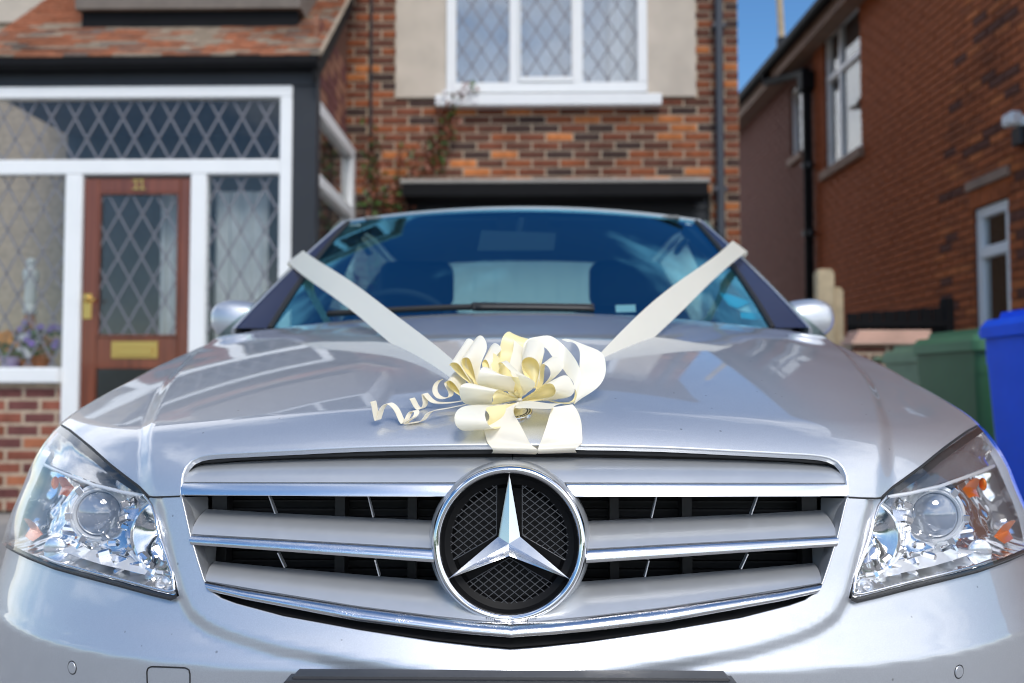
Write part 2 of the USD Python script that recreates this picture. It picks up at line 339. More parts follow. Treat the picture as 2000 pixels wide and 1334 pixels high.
# ---- the place
plain('tarmac', (.075, .074, .072), .85, vary=.35, vscale=3, bump=(160, .6, .006))
plain('drive_surface', (.24, .23, .22), .85, vary=.25, vscale=2.5, bump=(120, .5, .005))
plain('concrete', (.30, .28, .255), .85, vary=.2, vscale=2.5, bump=(90, .4, .004))
mat('mortar', {'g': ('geometry', {}), 'n': ('noise_texture', {'scale': 25.0, 'detail': 6.0}), 'r': ('rgb_ramp', {'ramp': [(.3, (.34, .265, .19)), (.7, (.52, .41, .30))]}),
               'p': ('principled_bsdf', {'roughness': .95})}, [('g.position', 'n.vector'), ('n.fac', 'r.fac'), ('r.color', 'p.base_color')])
plain('mortar_red', (.115, .046, .026), .95, vary=.3, vscale=20)
def brick_mat(name, c):
    c = np.asarray(c); d = tuple(np.clip(c * .62, 0, 1)); e = tuple(np.clip(c * 1.3, 0, 1))
    mat(name, {'g': ('geometry', {}), 'n': ('noise_texture', {'scale': 14.0, 'detail': 8.0, 'roughness': .7}), 'r': ('rgb_ramp', {'ramp': [(.28, d), (.5, tuple(c)), (.74, e)]}),
               'wn': ('noise_texture', {'scale': 1.3, 'detail': 4.0, 'roughness': .6}), 'wr': ('rgb_ramp', {'ramp': [(.3, (.66, .64, .62)), (.55, (1, 1, 1)), (.8, (1.0, .97, .93))]}), 'wm': ('mix', {'mix_type': 'multiply', 'fac': 1.0}),
               'f': ('noise_texture', {'scale': 260.0, 'detail': 3.0}), 'b': ('bump', {'strength': .5, 'distance': .004}),
               'p': ('principled_bsdf', {'roughness': .85, 'specular_ior_level': .3})},
        [('g.position', 'n.vector'), ('n.fac', 'r.fac'), ('r.color', 'wm.color1'), ('g.position', 'wn.vector'), ('wn.fac', 'wr.fac'), ('wr.color', 'wm.color2'), ('wm.color', 'p.base_color'), ('g.position', 'f.vector'), ('f.fac', 'b.height'), ('b.normal', 'p.normal')])
BRICKS = {'brick_red': (.19, .062, .034), 'brick_brown': (.13, .052, .034), 'brick_dark': (.065, .038, .032), 'brick_orange': (.52, .18, .058), 'brick_rust': (.28, .085, .035)}
for k_, v_ in BRICKS.items(): brick_mat(k_, v_)
brick_mat('porch_red', (.26, .085, .055)); brick_mat('porch_purple', (.15, .055, .05)); brick_mat('porch_orange', (.42, .15, .075))
brick_mat('neighbour_red', (.40, .105, .032)); brick_mat('neighbour_brown', (.32, .088, .030)); brick_mat('neighbour_dark', (.14, .052, .034)); brick_mat('neighbour_orange', (.50, .145, .042))
brick_mat('neighbour_plum_shaded', (.125, .050, .040)); brick_mat('tile_orange', (.40, .165, .09)); brick_mat('tile_brown', (.29, .135, .085)); brick_mat('tile_lichen', (.36, .29, .22)); brick_mat('tile_grey', (.21, .165, .14)); plain('bay_board', (.15, .125, .105), .8, vary=.2)
plain('render_cream', (.55, .48, .40), .9, vary=.14, vscale=3.5, bump=(220, .6, .006))
plain('upvc', (.78, .79, .79), .3, vary=.03, vscale=4)
plain('grey_paint', (.026, .030, .037), .55, vary=.1, spec=.3)
plain('black_paint', (.007, .007, .008), .6, vary=.2, spec=.12)
plain('black_pipe', (.012, .012, .014), .35)
plain('grey_pipe', (.055, .06, .072), .4)
plain('lead_strip', (.20, .20, .225), .5, .3)
mat('door_wood', {'g': ('geometry', {}), 'm': ('mapping', {'scale': (28.0, 28.0, 1.6)}), 'n': ('noise_texture', {'scale': 1.0, 'detail': 6.0, 'distortion': .6}),
                  'r': ('rgb_ramp', {'ramp': [(.3, (.105, .026, .011)), (.7, (.21, .056, .024))]}), 'p': ('principled_bsdf', {'roughness': .35, 'coat_weight': .3})},
    [('g.position', 'm.vector'), ('m.vector', 'n.vector'), ('n.fac', 'r.fac'), ('r.color', 'p.base_color')])
plain('brass', (.72, .46, .14), .28, 1.0)
plain('lead_sheet', (.32, .30, .27), .7, vary=.15)
plain('net_curtain', (.62, .63, .64), .9, vary=.12, vscale=9)
plain('curtain_blue', (.42, .50, .60), .9, vary=.15, vscale=7)
plain('room_dark', (.05, .052, .058), .9, vary=.3, vscale=1.5)
plain('room_grey', (.13, .12, .117), .9, vary=.3, vscale=1.2)
plain('terracotta', (.42, .15, .07), .8, vary=.2, vscale=12)
plain('pot_lilac', (.48, .36, .62), .5)
plain('petal_purple', (.22, .13, .42), .6); plain('petal_white', (.78, .76, .78), .6); plain('petal_orange', (.65, .25, .05), .6)
plain('china_white', (.72, .70, .66), .3)
plain('bin_green_lid_lit', (.065, .18, .085), .42, vary=.12, vscale=5)  # lighter than the body: the lid's highlight put into its colour
plain('bin_green', (.030, .115, .048), .45, vary=.12, vscale=5, bump=(300, .2, .002))
plain('bin_green_pale', (.16, .25, .15), .5, vary=.12)
plain('bin_blue', (.0005, .095, .80), .45, spec=.22, vary=.08, vscale=5, bump=(300, .2, .002))
plain('old_wood', (.52, .42, .27), .85, vary=.25, vscale=10, bump=(60, .6, .005))
plain('sticker_white', (.7, .7, .72), .5)
plain('pink_board', (.62, .40, .31), .8, vary=.2, vscale=6)
plain('leaf_green', (.055, .11, .022), .5, vary=.5, vscale=14)
plain('leaf_red', (.20, .062, .03), .55, vary=.5, vscale=14)
plain('twig', (.10, .06, .035), .8)
plain('white_metal', (.8, .8, .8), .4)
plain('roof_slate', (.12, .06, .045), .8, vary=.3, vscale=3)
plain('stone_sill', (.28, .19, .14), .9, vary=.2)
# ------------------------------------------------------------------ the car
CREASE = PchipInterpolator([-.2, .09, .138, .21, .329, .504, .641, .772, 1.109, 1.4], [.42, .474, .496, .522, .557, .605, .635, .660, .719, .75])
CAR = thing('silver_car', 'silver saloon car facing the viewer with a cream wedding bow on its bonnet', 'car')
# the lines of the left half, traced as pixels of the photograph and laid on the skin
LIP = [(1000, 866), (850, 867.5), (700, 871), (589, 876.5), (480, 882), (430, 884.5), (405, 887), (389, 890.5), (373, 898), (361, 911), (354.5, 926), (352, 945), (350.5, 966)]
LAMP_TOP = [(287, 966), (272, 948.5), (249, 931), (216, 905.5), (178.6, 872), (137, 838.5), (118, 826), (108, 820)]
def dens(line, n=60): return spline(np.array(line, float), n, False)
def on_skin(line, **k): return from_px(*np.array(line, float).T, **k)
lip3 = on_skin(LIP); lip3[0, 0] = 0.0
btm3 = on_skin([(330, 967.5), (300, 968)])
lt3 = on_skin(LAMP_TOP)
side3 = np.array([[-(_xe(y) + .055), y, float(bonnet_z(_xe(y) + .05, y))] for y in (.60, .7, .85, 1.0, 1.15, 1.27)])
rear3 = np.array([[-x, 1.075 + .125 * (x / .72)**2, float(bonnet_z(x, 1.09 + .125 * (x / .72)**2))] for x in (.70, .6, .45, .3, .15, 0.0)])
half = np.vstack([lip3, btm3, lt3, side3, rear3])
loop = np.vstack([half, mx(half[::-1][1:-1])])
V, F, N = panel(dom(loop), s=.0065, rad=.0030, flange=.005)
BONNET = obj('bonnet', (V, F), 'silver_paint', CAR, normals=N)
# the opening of the grille
GR_SIDE = [(353, 973), (357.5, 988), (370.5, 1047), (385, 1096), (396, 1132), (409, 1155), (430, 1170), (460, 1181), (552, 1205.5), (700, 1232.5), (848, 1255), (940, 1266), (1000, 1271)]
gl3 = on_skin(GR_SIDE); gl3[-1, 0] = 0
poly2 = np.vstack([gl3[:, [0, 2]], (gl3[::-1][1:, [0, 2]]) * [-1, 1]]); poly2 = np.vstack([[poly2[0] + [0, .09]], poly2, [poly2[-1] + [0, .09]]])
_ln = shapely.LineString(poly2); _pl = shapely.Polygon(poly2)
gx_, gz_ = np.linspace(0, .9, 301), np.linspace(.30, .80, 251)
X_, Z_ = np.meshgrid(gx_, gz_, indexing='ij'); P_ = shapely.points(X_.ravel(), Z_.ravel())
D_ = np.where(shapely.contains(_pl, P_), 0, shapely.distance(P_, _ln)).reshape(X_.shape)
GDIST = RegularGridInterpolator((gx_, gz_), D_, bounds_error=False, fill_value=.2)
top3 = on_skin([(353, 971.5), (330, 972.5), (300, 973.5), (291.5, 973)], bumper=True)
LAMP_IN = [(297, 1000), (306.5, 1046), (323, 1087), (335, 1120), (344, 1164)]
LAMP_BOT = [(333, 1170), (291, 1160), (228, 1143), (166, 1127), (104, 1110), (50, 1089), (21, 1075), (10, 1068)]
li3, lb3 = on_skin(LAMP_IN), on_skin(LAMP_BOT)
sd3 = np.array([[-.868, .50, .555], [-.89, .60, .545], [-.90, .66, .44], [-.90, .66, .26]])
bt3 = np.array([[-.88, .45, .24], [-.80, .30, .235], [-.70, .2, .23], [-.55, .08, .23], [-.35, .02, .23], [-.15, -.0, .23], [0, -.0, .23]])
half = np.vstack([gl3[::-1], top3, li3, lb3, sd3, bt3])
loop = np.vstack([half, mx(half[::-1][1:-1])])
V, F, N = panel(dom(loop), s=.0065, rad=.002, flange=.02, bumper=True)
BUMPER = obj('front_bumper', (V, F), 'silver_paint', CAR, normals=N)
# front wings, out of sight behind the lamps
half = np.vstack([[[-.845, .52, .725]], side3 + [-.004, 0, -.002], [[-.90, 1.27, .80], [-.905, 1.27, .32], [-.905, 1.22, .32]],
                  [[-.905, .95 + .34 * math.cos(t), .32 + .34 * math.sin(t)] for t in np.linspace(.0, math.pi * .83, 10)[1:]], [[-.892, .60, .56], [-.870, .50, .57]]])
for fl in (False, True):
    m = panel(dom(half), s=.02, rad=.002, flange=.012)
    obj('front_wing', mirror(m)[:2] if fl else m[:2], 'silver_paint', CAR, normals=(m[2] * [-1, 1, 1] if fl else m[2]))
# dark seals behind the shut lines
def strip_behind(line3, w=.012, depth=.010, **k):
    P = np.asarray(line3); N_ = g_normal(P, **k); T = np.gradient(P, axis=0); S = np.cross(N_, T); S /= np.linalg.norm(S, axis=1)[:, None] + 1e-9
    c = P - N_ * depth
    return grid(np.stack([c - S * w, c + S * w], 1))
seals = []
for l in (np.vstack([on_skin([(346, 969.5), (330, 970.5), (300, 971), (288, 969)])]), on_skin([(289, 969), (270, 949), (216, 907.5), (178.6, 874), (137, 840.5), (110, 823)])):
    m = strip_behind(l); obj('bonnet_seal', m, 'rubber', CAR); obj('bonnet_seal', mirror(m), 'rubber', CAR)
l = on_skin([(342, 1163), (332, 1167.5), (291, 1157.5), (228, 1140.5), (166, 1124.5), (104, 1107.5), (50, 1086.5), (21, 1072), (8, 1064)])
m = strip_behind(l, .0030, .003)
obj('headlight_seal', m, 'rubber', CAR); obj('headlight_seal', mirror(m), 'rubber', CAR)
for l, r_ in (([(289, 969), (271, 950.5), (248, 933.2), (215, 907.5), (177.5, 874), (136.5, 840.5), (121, 831)], .0019), ([(351, 969.3), (330, 970.3), (300, 971), (289, 970)], .0011)):
    m = tube(spline(on_skin(dens(l, 40)), 60) , r_, 8); obj('shut_line_seal', m, 'rubber', CAR, smooth=True); obj('shut_line_seal', mirror(m), 'rubber', CAR, smooth=True)

# ---- grille
GRI = node('grille', CAR)
def gp(line, off, n=60):
    """points on the skin (without the ring around the grille), pushed back by off along the car"""
    L = dens(line, n); p = on_skin(L); p = at_y(L[:, 0], L[:, 1], p[:, 1] + off); return p
def both(name, m, mt, smooth=30):
    if isinstance(m, list):
        for q in m: both(name, q, mt, smooth)
        return
    obj(name, m, mt, GRI, smooth=smooth); obj(name, mirror(m), mt, GRI, smooth=smooth)
def solidify(P, t):
    """a sheet P (n, m, 3) given the thickness t towards +y, -z"""
    Q = P + np.array([0, t, -t * .6]); R = np.concatenate([P, Q[:, ::-1], P[:, :1]], 1); return grid(R)
EMB = at_y(994.4, 1061.0, -.004)
def clip_emblem(m, r=.0885):
    c = m.triangles_center; m.update_faces(np.hypot(c[:, 0] - 0, c[:, 2] - EMB[2]) > r); return m
def blade(top, bot, toff, boff, n=160):
    A, B = gp(top, toff, n), gp(bot, boff, n); rows = []
    for t in np.linspace(0, 1, 7):
        r = A * (1 - t) + B * t; r = r + np.array([0, -.004, .004]) * math.sin(math.pi * t) * .9; rows.append(r)
    return clip_emblem(solidify(np.stack(rows, 1), .004))
def chrome(top, bot, n=70, off=.002, deep=.012, bulge=.0035, cen=False, tilt=.002):
    A, B = gp(top, off, n), gp(bot, off - tilt, n)
    if cen:
        A[-1, 0] = B[-1, 0] = 0
    rows = [A + [0, deep, -.001], A + [0, .0012, .0]]
    for t in np.linspace(0.06, .94, 7): rows.append(A * (1 - t) + B * t + np.array([0, -bulge * math.sin(math.pi * t)**.7, 0]))
    rows += [B + [0, .0012, 0], B + [0, deep, .001]]
    return grid(np.stack(rows, 1))
both('louver', blade([(366, 916), (389, 906.5), (470, 901.5), (552, 898), (700, 895.5), (850, 893.5), (1000, 893)], [(353, 941), (430, 941.3), (552, 941.6), (700, 941.6), (850, 941.5), (1000, 941.5)], .032, .004), 'silver_plastic')
both('louver', blade([(404, 994), (530, 1001.5), (700, 1010), (846, 1016.5), (880, 1018)], [(371, 1042.5), (530, 1051.5), (700, 1061.5), (844, 1070.5), (880, 1072)], .048, .004), 'silver_plastic')
both('louver', blade([(419, 1096), (540, 1108), (700, 1122), (849, 1134), (900, 1138), (1000, 1145)], [(400, 1133.5), (550, 1159), (700, 1183.5), (850, 1202.5), (930, 1211), (1000, 1217)], .045, .004), 'silver_plastic')
c1 = chrome([(353.5, 943), (600, 943.5), (895, 944)], [(354, 967.5), (600, 969), (875, 970.5)], bulge=.0011, tilt=.0022); both('chrome_strip', c1, 'chrome_soft')
c2 = chrome([(370.5, 1044.5), (530, 1053.5), (700, 1063.5), (852, 1072.5)], [(373, 1064.5), (530, 1076), (700, 1089), (854, 1100)]); both('chrome_strip', c2, 'chrome_grimy')
c3 = chrome([(400, 1134.5), (478, 1150), (700, 1185), (850, 1204), (923, 1212.5), (1000, 1218)], [(411, 1155), (478, 1171), (700, 1214), (850, 1233), (923, 1240), (1000, 1246)], cen=True, bulge=.006, n=90)
both('chrome_strip', c3, 'chrome_grimy')
for o, i_ in (([(357, 971), (363, 1008), (371, 1043)], [(405, 970), (405, 985), (404, 996)]), ([(375, 1065), (386, 1098), (399, 1133)], [(421, 1064), (420, 1080), (419, 1097)])):
    both('grille_cheek', solidify(np.stack([gp(o, .003, 12), (gp(o, .003, 12) + gp(i_, .05, 12)) / 2, gp(i_, .05, 12)], 1), .004), 'silver_plastic')
rim = gp([(355, 972), (359.5, 990), (372.5, 1048), (387, 1097), (398.5, 1133), (404, 1143)], .001, 40); both('grille_rim', tube(rim, .0013, 6), 'silver_plastic', True)
for (a, b) in (((524.5, 968), (530, 1007)), ((718.5, 969), (724, 1014)), ((542, 1080), (548.5, 1114)), ((732, 1094), (736, 1131))):
    A, B = gp([a, b], .010, 2); D = np.array([0, .010, 0])
    q = np.array([A, B + [0, .018, 0], B + D + [0, .02, 0], A + D]); t = np.array([.0007, 0, 0])
    m = trimesh.convex.convex_hull(np.vstack([q - t, q + t])); both('grille_fin', m, 'silver_plastic', False)
both('upper_seal', tube(gp([(372, 912), (391, 898), (470, 891), (600, 885), (800, 879.5), (1000, 877)], .020, 50), .006, 10), 'rubber', True)
both('upper_trim', solidify(np.stack([gp([(380, 893), (470, 884), (600, 878), (800, 871), (1000, 868)], .016, 50), gp([(376, 913), (470, 902), (600, 897), (800, 893), (1000, 892)], .040, 50)], 1), .003), 'black_plastic')
lowA = [(411, 1154), (478, 1170), (700, 1213), (850, 1232), (923, 1239), (1000, 1245)]; lowB = [(411, 1158), (445, 1178), (552, 1207.5), (700, 1235), (850, 1257.5), (940, 1268), (1000, 1273.5)]
A, B = gp(lowA, .020, 70), gp(lowB, .006, 70); A[-1, 0] = B[-1, 0] = 0
both('lower_trim', grid(np.stack([A, A * .6 + B * .4 + [0, .004, 0], A * .45 + B * .55 + [0, -.004, .0], A * .35 + B * .65 + [0, -.003, 0], A * .28 + B * .72 + [0, .006, 0], A * .1 + B * .9 + [0, .0, 0], B], 1)), 'black_plastic', 25)
# radiator behind the grille: fins, a support and a top plate
back = [box(-.46, .46, .17, .18, .47, .75)]
for z in np.arange(.52, .745, .0115): back.append(box(-.44, .44, .155, .166, z, z + .003))
obj('radiator', back, 'dark_metal', GRI)
both('radiator_support', [box(-.235, -.222, .120, .15, .5, .74), box(-.40, -.38, .125, .15, .5, .74), box(-.14, -.128, .13, .15, .5, .74)], 'black_plastic', False)
both('duct_wall', box(-.452, -.446, .125, .18, .5, .72), 'black_plastic', False)
# ---- star emblem
ec = at_y(994.4, 1061.0, -.004); tl = math.radians(6); ax_ = np.array([0, -math.cos(tl), math.sin(tl)]); eu = np.array([0, math.sin(tl), math.cos(tl)]); ex = np.array([1.0, 0, 0])
STAR = node('star_emblem', GRI)
def ep(x, z, h): return ec + np.asarray(x)[..., None] * ex + np.asarray(z)[..., None] * eu + np.asarray(h)[..., None] * ax_
obj('emblem_collar', disc_rev([(.0895, -.06), (.101, -.055), (.0985, -.030), (.0945, -.014), (.0905, -.010)], ec, ax_, 96), 'silver_plastic', GRI, smooth=40)
obj('emblem_ring', disc_rev([(.0815, -.020), (.0815, -.001), (.0832, .0025), (.0860, .0045), (.0890, .0040), (.0912, .0015), (.0925, -.003), (.0925, -.016)], ec, ax_, 128), 'chrome', GRI, smooth=50)
obj('emblem_dish', disc_rev([(.0818, -.006), (.078, -.0115), (.070, -.0145), (.066, -.028), (.0, -.030)], ec, ax_, 96), 'emblem_black', GRI, smooth=30)
tips = [math.radians(a) for a in (90, 210, 330)]; vals = [math.radians(a) for a in (30, 150, 270)]
SV, SF = [], []
def sv(r, a, h): SV.append(ep(r * math.cos(a), r * math.sin(a), h)); return len(SV) - 1
hub = sv(0.0, 0, .0095)
vt = [sv(.0150, a, -.003) for a in vals]; vb = [sv(.0150, a, -.016) for a in vals]
for k in range(3):
    a = tips[k]; w = .0011
    tl_ = [ep(.0826 * math.cos(a) + s * w * -math.sin(a), .0826 * math.sin(a) + s * w * math.cos(a), h) for s, h in ((1, -.004), (0, .0005), (-1, -.004), (1, -.014), (-1, -.014))]
    i0 = len(SV); SV += tl_
    L, R = vt[(k + 1) % 3 if k else 1], None
    # valleys on either side of this arm: +60 degrees and -60 degrees
    left = [j for j in range(3) if abs(((vals[j] - a - math.pi / 3 + math.pi) % (2 * math.pi)) - math.pi) < .1][0]
    right = [j for j in range(3) if abs(((vals[j] - a + math.pi / 3 + math.pi) % (2 * math.pi)) - math.pi) < .1][0]
    SF += [(hub, vt[left], i0 + 1), (vt[left], i0, i0 + 1), (hub, i0 + 1, vt[right]), (vt[right], i0 + 1, i0 + 2),
           (vt[left], vb[left], i0), (vb[left], i0 + 3, i0), (vt[right], i0 + 2, vb[right]), (vb[right], i0 + 2, i0 + 4), (i0, i0 + 3, i0 + 1), (i0 + 1, i0 + 4, i0 + 2), (i0 + 1, i0 + 3, i0 + 4)]
m = trimesh.Trimesh(np.array(SV), np.array(SF), process=False)
c = m.triangles_center - (ec - ax_ * .012); fl_ = (m.face_normals * c).sum(1) < 0; m.faces[fl_] = m.faces[fl_][:, ::-1]
obj('star', (m.vertices, m.faces), 'chrome', GRI)
wires = []
for k in range(3):
    a0 = tips[k] + math.pi / 3                       # middle of the sector between two arms
    ang = np.linspace(a0 - math.pi / 3, a0 + math.pi / 3, 30)
    sec = shapely.Polygon([(0, 0)] + [(.0875 * math.cos(t), .0875 * math.sin(t)) for t in ang]).buffer(-.0185).buffer(.003)
    for sgn in (1, -1):
        dx, dz = math.cos(sgn * .66), math.sin(sgn * .66)
        for o in np.arange(-.08, .08, .00755):
            ln = shapely.LineString([(-dz * o - dx * .1, dx * o - dz * .1), (-dz * o + dx * .1, dx * o + dz * .1)]).intersection(sec)
            for s_ in getattr(ln, 'geoms', [ln]):
                if s_.length > .004:
                    (x0, z0), (x1, z1) = s_.coords[0], s_.coords[-1]; wires.append(tube(ep(np.array([x0, x1]), np.array([z0, z1]), np.array([-.0145, -.0145])), .00055, 5))
    b_ = np.array(sec.exterior.coords); wires.append(tube(ep(b_[:, 0], b_[:, 1], np.full(len(b_), -.0148)), .0005, 5, False))
obj('emblem_mesh', wires, 'wire_grey', GRI)
# ---- bonnet badge under the bow
bc = from_px(1005, 806); bn = g_normal(bc[None])[0]; bc = bc + bn * .0005
BADGE = obj('bonnet_badge', disc_rev([(.0, .0022), (.0150, .0022), (.0152, .0030), (.0160, .0030), (.0162, .0020), (.0212, .0020), (.0214, .0034), (.0228, .0034), (.0238, .002), (.0240, -.002)], bc, bn, 64, up=(0, 1, 0)), 'chrome', BONNET, smooth=35)
ba = np.cross([0, 0, 1.0], bn); ba /= np.linalg.norm(ba); bb = np.cross(bn, ba)
obj('badge_field', disc_rev([(.0158, .00235), (.0212, .00235)], bc, bn, 64, up=(0, 1, 0)), 'black_gloss', BONNET)
lv = []
for t in np.arange(0, 2 * math.pi, math.pi / 15):
    e = trimesh.creation.icosphere(1, 1.0); e.apply_scale((.0022, .0007, .0006)); R = np.stack([ba * math.cos(t + 1.9) + bb * math.sin(t + 1.9), np.cross(bn, ba * math.cos(t + 1.9) + bb * math.sin(t + 1.9)), bn], 1)
    M = np.eye(4); M[:3, :3] = R; M[:3, 3] = bc + bn * .0027 + .0186 * (ba * math.cos(t) + bb * math.sin(t)); e.apply_transform(M); lv.append(e)
obj('badge_laurel', lv, 'chrome', BONNET, smooth=True)

# ---- headlights
lens_px = [(285, 970), (270, 952), (247, 935), (214, 909.5), (176.5, 876), (136, 842.5), (117, 829)]
lens_in = [(295, 1000), (304.5, 1046), (320, 1087), (332, 1119), (338.5, 1159)]
lens_bot = [(331, 1165.5), (291, 1155.5), (228, 1138.5), (166, 1122.5), (104, 1105.5), (50, 1084.5), (21, 1071), (10, 1064)]
outer3 = np.array([[-.872, .515, .562], [-.872, .535, .63], [-.855, .535, .70], [-.835, .52, .735]])
loop = np.vstack([on_skin(lens_px)[::-1], on_skin(lens_in), on_skin(lens_bot), outer3])
LENS = panel(dom(loop), s=.009, rad=.002, flange=.012)
def lamp_p(line, depth, n=None):
    """points behind the lens: depth metres further along the car than the skin, on the same line of sight"""
    L = np.array(line, float); L = dens(L, n) if n else L
    p = on_skin(L); d = -g_normal(p) + [0, .45, 0]; d /= np.linalg.norm(d, axis=1)[:, None]; return p + d * depth
hl_loop = resample(np.vstack([dom(on_skin(lens_px)[::-1]), dom(on_skin(lens_in)), dom(on_skin(lens_bot)), dom(outer3)]), .012)
hp = shapely.Polygon(hl_loop).buffer(-.002)
# housing: a dish behind the lens with facets
x0, y0, x1, y1 = hp.bounds; XX, YY = np.meshgrid(np.arange(x0, x1, .008), np.arange(y0, y1, .007)); XX[1::2] += .004
ok = shapely.contains_xy(hp.buffer(-.003), XX.ravel(), YY.ravel()); qi = np.stack([XX.ravel()[ok], YY.ravel()[ok]], -1); qb = resample(np.array(hp.exterior.coords)[:-1], .006)
QQ = np.vstack([qb, qi]); T = Delaunay(QQ).simplices; c = QQ[T].mean(1); T = T[shapely.contains_xy(hp, c[:, 0], c[:, 1])]
S0 = surf(QQ); dd = np.array([shapely.Point(p).distance(hp.exterior) for p in QQ])
dep = .010 + .050 * np.clip(dd / .030, 0, 1)**.8 + .010 * (meshkit.noise(np.c_[QQ * 48, np.zeros(len(QQ))], 3) - .5) * (dd > .004)
HD_ = -g_normal(S0) + [0, .45, 0]; HV = S0 + HD_ / np.linalg.norm(HD_, axis=1)[:, None] * dep[:, None]
fn = np.cross(HV[T[:, 1]] - HV[T[:, 0]], HV[T[:, 2]] - HV[T[:, 0]]).sum(0); T = T if fn[1] < 0 else T[:, ::-1]
def circ(cx, cz, r, a0=0, a1=360, n=48, sq=1.0): t = np.radians(np.linspace(a0, a1, n)); return [(cx + r * math.cos(a), cz + sq * r * math.sin(a)) for a in t]
pj = lamp_p([(146.7, 989.4)], .045)[0]; d_pj = pj[1] - CAM[1]; R_ = 45 * d_pj / FPX
pax = np.array([0.06, -1.0, .02]); pax /= np.linalg.norm(pax)
parts = []
parts.append(('housing', (HV, T), 'chrome_facets', 50, None))
parts.append(('lamp_recess_shade', grid(np.stack([lamp_p([(98, 922), (120, 931), (160, 945)], .026, 12), lamp_p([(100, 934), (122, 941), (158, 950)], .050, 12)], 1)), 'black_plastic', False, None))  # black sheet painting in the shade under the light bar
parts.append(('projector_gap_shade', disc_rev([(R_ * 1.30, -.012), (R_ * 1.44, -.012)], pj, pax, 60), 'black_plastic', False, None))  # flat black ring standing for the shade around the projector
th = np.linspace(0, math.pi / 2, 12)
parts.append(('projector_lens', disc_rev([(R_ * .97 * math.sin(t), .022 * math.cos(t)) for t in th], pj, pax, 48), 'projector_glass', True, None))
parts.append(('projector_ring', disc_rev([(R_ * .95, -.03), (R_ * .96, .006), (R_ * 1.04, .010), (R_ * 1.13, .005), (R_ * 1.16, .008), (R_ * 1.30, .003), (R_ * 1.34, -.03)], pj, pax, 72), 'ring_white', 30, None))
nt = []
for a in (20, 75, 130, 185, 240, 300):                                        # clips around the ring
    t = math.radians(a); b_ = cbox(-.006, .006, -.004, .004, -.005, .005, .001); M = trimesh.transformations.rotation_matrix(-t, [0, 1, 0]); M[:3, 3] = pj + R_ * 1.26 * np.array([math.cos(t), 0, math.sin(t)]) + pax * .006; b_.apply_transform(M); nt.append(b_)
parts.append(('ring_clip', nt, 'chrome', False, None))
hb = lamp_p([(285, 1040)], .045)[0]; Rh = 72 * (hb[1] - CAM[1]) / FPX
bowl = [(.004, -.055), (Rh * .35, -.050), (Rh * .62, -.038), (Rh * .85, -.018), (Rh * .96, .0), (Rh * 1.0, .004), (Rh * 1.05, .002), (Rh * 1.06, -.02)]
mb = disc_rev(bowl, hb, (0.1, -1, .03), 64); v = np.array(mb.vertices); r_ = np.hypot(v[:, 0] - hb[0], v[:, 2] - hb[2])
v[:, 1] += .009 * (meshkit.noise(v * 60, 8) - .5) * (r_ < Rh * .9); mb.vertices = v
keep = mb.triangles_center[:, 0] < from_px(300, 1046)[0] + .022 - (mb.triangles_center[:, 2] - .64) * .35; mb.update_faces(keep)
parts.append(('high_beam_reflector', mb, 'chrome_facets', 20, None))
parts.append(('reflector_ring', tube(lamp_p(circ(285, 1040, 74, 92, 262, 40), .040), .0026, 8), 'ring_white', True, None))
parts.append(('high_beam_bulb', tube(np.array([hb + [0, .04, 0], hb + [0, .0, 0], hb + [0, -.006, 0]]), [.006, .006, .003], 12), 'projector_glass', True, None))
brow_lo = [(74, 900), (92, 908), (114, 917), (171, 939), (228, 954), (268, 960)]
brow_hi = [(80, 868), (104, 845), (121, 839), (172, 878), (212, 912), (262, 955)]
A, B = lamp_p(brow_lo, .020, 40), lamp_p(brow_hi, .012, 40)
rows = []
for t in np.linspace(0, 1, 41): rows.append(A * (1 - t) + B * t)
P_ = np.stack(rows, 1); P_ = P_ + np.array([0, 1.0, 0]) * (.0012 * np.cos(np.arange(40) * math.pi)[:, None, None] + .020 * np.sin(np.linspace(0, math.pi, 41))[None, :, None])
parts.append(('indicator_cover', grid(P_), 'lamp_glass_ribbed', 50, None))
parts.append(('light_bar', tube(lamp_p([(74, 904), (92, 912.5), (114, 921.5), (171, 944), (228, 958.5), (270, 965.5)], .012, 40), .0026, 8), 'ring_white', True, None))
parts.append(('bezel_line', tube(lamp_p([(273, 966), (288, 985), (296, 1010), (306, 1050), (320, 1090), (331, 1120), (335, 1153), (322, 1155), (291, 1147.5), (228, 1130.5), (166, 1115), (104, 1098), (70, 1085)], .007, 90), .0021, 8), 'chrome', True, None))
am = [lamp_p([(72, 926), (80, 921), (90, 924)], .034), lamp_p([(68, 942), (80, 938), (93, 942)], .045), lamp_p([(72, 958), (80, 956), (90, 960)], .036)]
P_ = np.array(am); parts.append(('amber_reflector', grid(P_), 'amber', 30, None))
am = [lamp_p([(24, 1008), (34, 1008), (46, 1016)], .018), lamp_p([(22, 1026), (34, 1030), (48, 1036)], .030), lamp_p([(26, 1044), (34, 1050), (42, 1054)], .018)]
parts.append(('amber_reflector', grid(np.array(am)), 'amber', 30, None))
eb = lamp_p([(72, 936)], .030)[0]; e = trimesh.creation.icosphere(3, 1.0); e.apply_scale((.005, .008, .010)); e.apply_translation(eb); parts.append(('indicator_bulb', e, 'amber', True, None))
wb = lamp_p([(72, 1066)], .030)[0]; e = trimesh.creation.icosphere(3, 1.0); e.apply_scale((.017, .006, .017)); e.apply_translation(wb); parts.append(('washer_boss', e, 'lamp_silver', True, None))
sb = lamp_p([(303, 1139)], .018)[0]; parts.append(('side_bulb', disc_rev([(0, .004), (.004, .004), (.005, .0), (.008, .001), (.009, .004), (.0105, .0)], sb, (0, -1, 0), 24), 'lamp_silver', 25, None))
